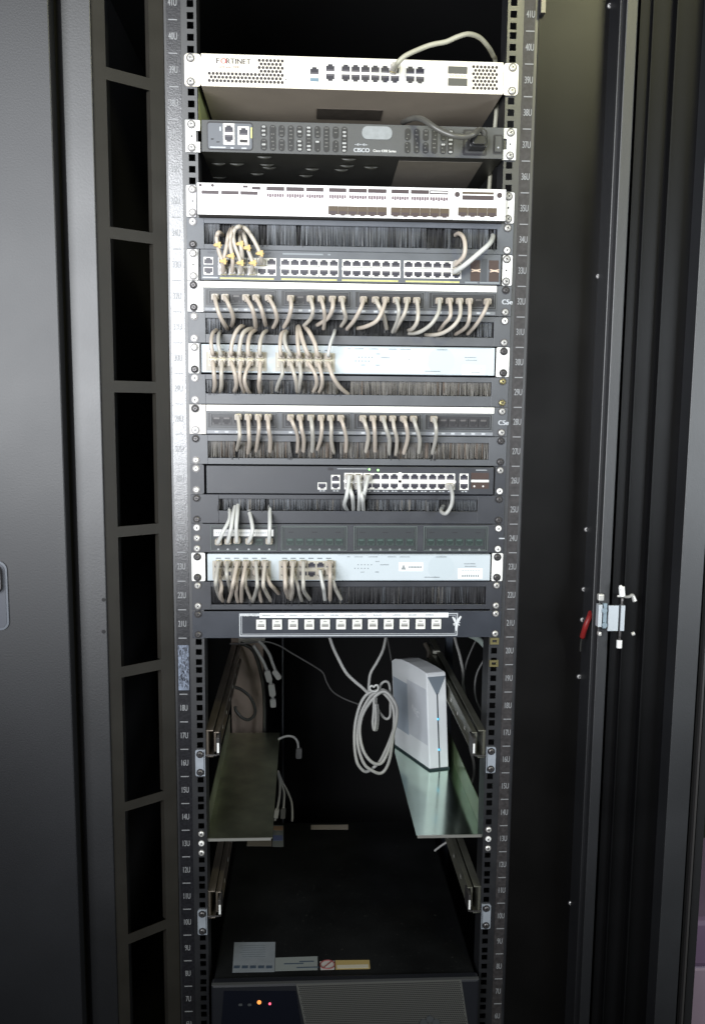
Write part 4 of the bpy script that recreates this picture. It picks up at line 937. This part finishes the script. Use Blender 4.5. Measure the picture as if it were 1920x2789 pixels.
for q in ([(918, 2639), (1004, 2637), (1003, 2628), (917, 2630)],): toplabel(q, mat('aged cream paper', (.45, .42, .34), .6), 'top_label_panel', .0008)  # cream inset on the yellow label
b = MB()
for i in range(5):
    p = W(645+22*i, 2636, zt, 2); b.box(p.x-.005, p.x+.005, p.y-.004, p.y+.004, zt+.0004, zt+.0007)
for i in range(6):
    p = W(690, 2578+6*i, zt, 2); b.box(p.x-.022+.002*(i % 3), p.x+.020, p.y-.0012, p.y+.0004, zt+.0004, zt+.0007, 1)
for px, py, w_ in ((800, 2627, .016), (835, 2621, .012), (838, 2637, .018)):
    p = W(px, py, zt, 2); b.box(p.x-w_, p.x+w_, p.y-.0015, p.y+.0015, zt+.0004, zt+.0007)
c = W(892, 2630, zt, 2); ring = [(c.x+.012*math.cos(a_*.4488), c.y+.012*math.sin(a_*.4488), zt+.001) for a_ in range(14)]
b.tube(ring, .0011, 2, 6, 2, True); b.tube([ring[2], ring[9]], .001, 2, 6, 2)
b.build('label_print', [mat('print dark blue', (.05, .07, .10), .5), mat('print mid', (.12, .14, .16), .5), mat('dull red print', (.20, .05, .05), .5)], t)
toplabel([(847, 2260), (948, 2260), (948, 2247), (847, 2248)], mat('rear label', (.40, .36, .33), .5)); toplabel([(742, 2307), (772, 2307), (772, 2249), (744, 2249)], lblg)
toplabel([(744, 2262), (771, 2262), (771, 2251), (745, 2251)], lblb, 'top_label_panel', .0008); toplabel([(744, 2290), (770, 2290), (770, 2276), (744, 2276)], lblu, 'top_label_panel', .0008); toplabel([(672, 2305), (740, 2306), (740, 2291), (674, 2291)], mat('dim label', (.22, .2, .19), .5))
# back-left duct
p0, p1 = W(632, 1995, .56), W(716, 1738, .56)
b = MB(); b.box(p0.x, p1.x, .56, .60, .50, .80); o = b.build('cable_duct', tan, None, org=(p0.x, .56, .5)); tag(o, 'tan upright duct behind the left slide rail, black cable loop before it', 'cable duct')
b = MB(); q0, q1 = W(650, 1752, .54), W(721, 1738, .54); b.box(q0.x, q1.x, .54, .556, q0.z, q1.z+.02); o = b.build('steel_strap', mat('strap pale', (.32, .31, .29), .4, metal=.5), None, org=q0); tag(o, 'short pale metal strap under the twelve-jack panel, upper left', 'bracket')
def loose(name, label, pts, y, r, m, cat='cable', closed=False, ys=None, group=None, blobs=()):
    P = [W(p[0], p[1], (ys[i] if ys else y)) for i, p in enumerate(pts)]
    t = thing(name, label, cat, P[0], group or ('loose leads in the lower bay' if name == 'network_lead' else None)); b = MB(); b.tube(P, r, 0, 10, 6, closed); b.build('cord', m, t, sm=True)
    for j, (px, py, w_, h_, m2, dx) in enumerate(blobs):
        c = W(px, py, y-.002); b = MB(); b.rrect(-w_, w_, -h_, h_, w_*.5, -w_*.7, w_*.7); 
        o = b.build('connector', m2, None); o.parent = t; o.location = c-P[0]; o.rotation_euler = (0, dx, 0)
    return t
loose('black_cable', 'black cable bent into a teardrop loop beside the left slide rail', [(638, 1872), (656, 1878), (680, 1898), (694, 1927), (693, 1948), (677, 1961), (659, 1955), (643, 1937), (640, 1925)], .50, .0032, cabd)
loose('black_cable', 'thick black cable dropping down the right edge of the tan duct', [(655, 1752), (685, 1766), (700, 1795), (711, 1834), (718, 1875), (721, 1930), (720, 1994)], .52, .0042, cabd)
loose('thin_cable', 'thin dark cable sagging from the tan duct to the coiled cable', [(625, 1754), (664, 1753), (721, 1748), (760, 1759), (799, 1782), (860, 1818), (880, 1834), (891, 1861), (908, 1886), (940, 1905), (982, 1921)], .5, .0017, cabk)
loose('network_lead', 'grey lead ending in a plug, angled right, upper left of lower bay', [(704, 1745), (720, 1762), (734, 1784), (742, 1806), (752, 1832)], .5, .0034, cabg, blobs=[(754, 1838, .0055, .011, cabg, -.6)])
loose('network_lead', 'grey lead hanging straight with stacked plugs, upper left of lower bay', [(690, 1758), (704, 1780), (718, 1805), (730, 1836), (738, 1865), (743, 1901), (745, 1925)], .5, .0036, cabg, blobs=[(731, 1842, .0062, .012, cabg, -.25), (741, 1880, .0065, .013, cabg, -.12), (744, 1915, .006, .009, cabg, -.08)])
loose('network_lead', 'grey lead curving over the rear corner of the dull shelf', [(758, 2014), (780, 2006), (799, 2008), (810, 2021), (813, 2043), (814, 2060)], .46, .0026, cabg, blobs=[(814, 2052, .006, .011, cabk, .05)])
loose('network_lead', 'leftmost of three thin leads hanging beside the dull shelf', [(756, 2100), (762, 2134), (761, 2170), (754, 2211), (749, 2236)], .46, .0026, cabg, blobs=[(753, 2216, .0045, .010, cabg, .15)])
loose('network_lead', 'middle of three thin leads hanging beside the dull shelf', [(757, 2104), (767, 2139), (774, 2160), (773, 2193), (770, 2222)], .465, .0024, cabg, blobs=[(771, 2216, .005, .011, cabk, .05)])
loose('network_lead', 'rightmost of three thin leads hanging beside the dull shelf', [(757, 2100), (768, 2129), (783, 2157), (795, 2191), (796, 2238)], .47, .0024, cabg)
zc_ = lambda L: [(880+a/5.796, 1720+c/5.796) for a, c in L]
loops = [[(840, 940), (700, 990), (590, 1150), (510, 1450), (495, 1750), (530, 2050), (620, 2190), (700, 2215), (800, 2150), (900, 2050), (1000, 1850), (1080, 1650), (1150, 1400), (1150, 1200), (1080, 1030), (960, 930)],
 [(850, 960), (730, 1050), (600, 1300), (545, 1600), (560, 1850), (650, 2100), (790, 2210), (900, 2245), (985, 2180), (1050, 2020), (1085, 1800), (1120, 1500), (1115, 1250), (1050, 1080), (930, 960)],
 [(800, 1050), (640, 1280), (580, 1500), (590, 1720), (650, 1920), (760, 2060), (870, 2100), (950, 2050), (1030, 1880), (1095, 1650), (1150, 1450), (1165, 1230), (1090, 1060), (960, 950)]]
t = thing('coiled_cable', 'light grey cable coiled into an oval loop hanging beside the white router', 'cable', W(1030, 1885, .24))
b = MB()
for i, L in enumerate(loops): b.tube([W(px, py, .245-.006*i+.004*math.sin(j)) for j, (px, py) in enumerate(zc_(L))], .0030, 0, 10, 5, True)
b.tube([W(px, py, .250) for px, py in zc_([(90, 60), (160, 260), (240, 430), (360, 650), (500, 790), (620, 890), (720, 985), (800, 1040)])], .0030)
b.tube([W(px, py, .252) for px, py in zc_([(995, 60), (950, 280), (860, 470), (760, 640), (730, 760), (725, 940), (760, 1000)])], .0027)
b.tube([W(px, py, .256) for px, py in zc_([(880, 930), (920, 830), (990, 790), (1040, 830), (1058, 950), (1062, 1200), (1055, 1340), (1000, 1385), (920, 1320), (840, 1180), (800, 1080)])], .0024)
for dx, y_ in ((0, .232), (28, .238), (12, .245)): b.tube([W(px, py, y_) for px, py in zc_([(805+dx, 1040), (800+dx, 1250), (785+dx, 1450), (805+dx, 1560), (825+dx, 1500), (835+dx, 1350), (825+dx, 1150)])], .0026)
b.build('cord', cabg, t, sm=True)
b = MB(); b.tube([W(px, py, .234) for px, py in zc_([(740, 880), (770, 860), (800, 880), (830, 850), (860, 855), (870, 900), (850, 940), (800, 950), (750, 930)])], .0018, 0, 8, 4, True); b.build('cable_tie', cabw, t, sm=True)
loose('thin_cable', 'thin grey cable dropping behind the white router top', [(1054, 1736), (1060, 1765), (1066, 1800)], .5, .0018, cabk)
loose('network_lead', 'long grey cable running down between white router and right rail', [(1237, 1730), (1243, 1755), (1252, 1785), (1261, 1831), (1261, 1865), (1268, 1900), (1276, 1970), (1281, 2038), (1290, 2077), (1291, 2108), (1286, 2133)], .40, .0030, cabg)
loose('network_lead', 'grey cable slanting down left from the wide flat ribbon, right side', [(1297, 1742), (1273, 1797), (1264, 1840), (1262, 1880)], .41, .0020, cabk)
loose('network_lead', 'grey cable bowing left beside the right rail, under the ribbon', [(1330, 1780), (1301, 1829), (1293, 1875), (1301, 1917), (1324, 1955)], .30, .0020, cabk)
loose('ribbon_cable', 'wide greenish grey flat cable at the upper right of the lower bay', [(1280, 1728), (1298, 1738), (1314, 1752), (1326, 1772), (1333, 1800)], .20, lambda u: .0066-.0030*u, mat('ribbon grey green', (.30, .35, .33), .45))
loose('network_lead', 'short stub of pale cable under the shiny shelf', [(1183, 2319), (1200, 2306), (1220, 2293)], .40, .0024, cabg)
b = MB(); p = W(1234, 1792, .45)
P = [W(1157, 1752, .56), W(1168, 1775, .55), W(1166, 1790, .55)]; b.tube(P, .005, 0, 8, 3); c = W(1187, 1774, .5); o = b.build('rear_bracket', mat('bracket brown', (.06, .05, .04), .6), None, org=P[0]); b = MB(); b.box(c.x-.007, c.x+.007, c.y-.01, c.y, c.z-.003, c.z+.003); b.build('bracket_tab', mat('bracket pale', (.45, .45, .40), .5), o); tag(o, 'small brown bracket with pale tab above the white router', 'bracket')
# ------------------------------------------------------------------ room behind
b = MB(); b.box(-3, 4, 1.6, 1.62, ZB-.05, 3.0); tag(b.build('wall', wallm), kind='structure')
b = MB(); b.box(-3, 4, -4, 1.6, ZB-.06, ZB-.04); tag(b.build('floor', floorm), kind='structure')
bx_ = W(1884, 2650, .25); zt_ = W(1900, 2507, .25).z; zm_ = W(1900, 2641, .25).z
t = thing('storage_box', 'lilac storage box with purple lid in the lower right corner', 'storage box', (bx_.x+.15, .35, ZB-.04))
b = MB(); b.box(bx_.x-.02, bx_.x+.35, .26, .6, ZB-.04, zm_); b.build('bin', lilac, t, bev=.01)
b = MB(); b.box(bx_.x-.025, bx_.x+.355, .25, .61, zm_+.0005, zt_); b.build('lid', lilac2, t, bev=.012)
# ------------------------------------------------------------------ light
def area(name, loc, to, sx, sy, power, col, sp=180):
    l = bpy.data.lights.new(name, 'AREA'); l.shape = 'RECTANGLE'; l.size = sx; l.size_y = sy; l.energy = power; l.color = col; l.spread = math.radians(sp)
    o = bpy.data.objects.new(name, l); COL.objects.link(o); o.location = loc
    o.rotation_euler = (Vector(to)-Vector(loc)).to_track_quat('-Z', 'Y').to_euler(); return o
area('window_light', (-.80, -1.60, 1.50), (-.05, 0, 1.54), 1.1, 1.05, 20, (.94, .965, 1.0), 92)
area('bright_wall_light', (1.38, -1.6, 1.36), (.5, 0, 1.36), .7, .9, 8, (.88, .94, 1.0), 100)
area('ceiling_light', (.80, -1.9, 2.70), (.22, 0, 1.9), .5, .25, 6.5, (1., .97, .58), 100)
w = bpy.data.worlds.new('World'); sc.world = w; w.use_nodes = True
w.node_tree.nodes['Background'].inputs[0].default_value = (.55, .62, .75, 1); w.node_tree.nodes['Background'].inputs[1].default_value = .01
sc.view_settings.view_transform = 'Standard'; sc.view_settings.look = 'None'; sc.view_settings.gamma = 1; sc.view_settings.exposure = 0
sc.view_settings.use_curve_mapping = False
sc.cycles.max_bounces = 6; sc.cycles.use_denoising = True
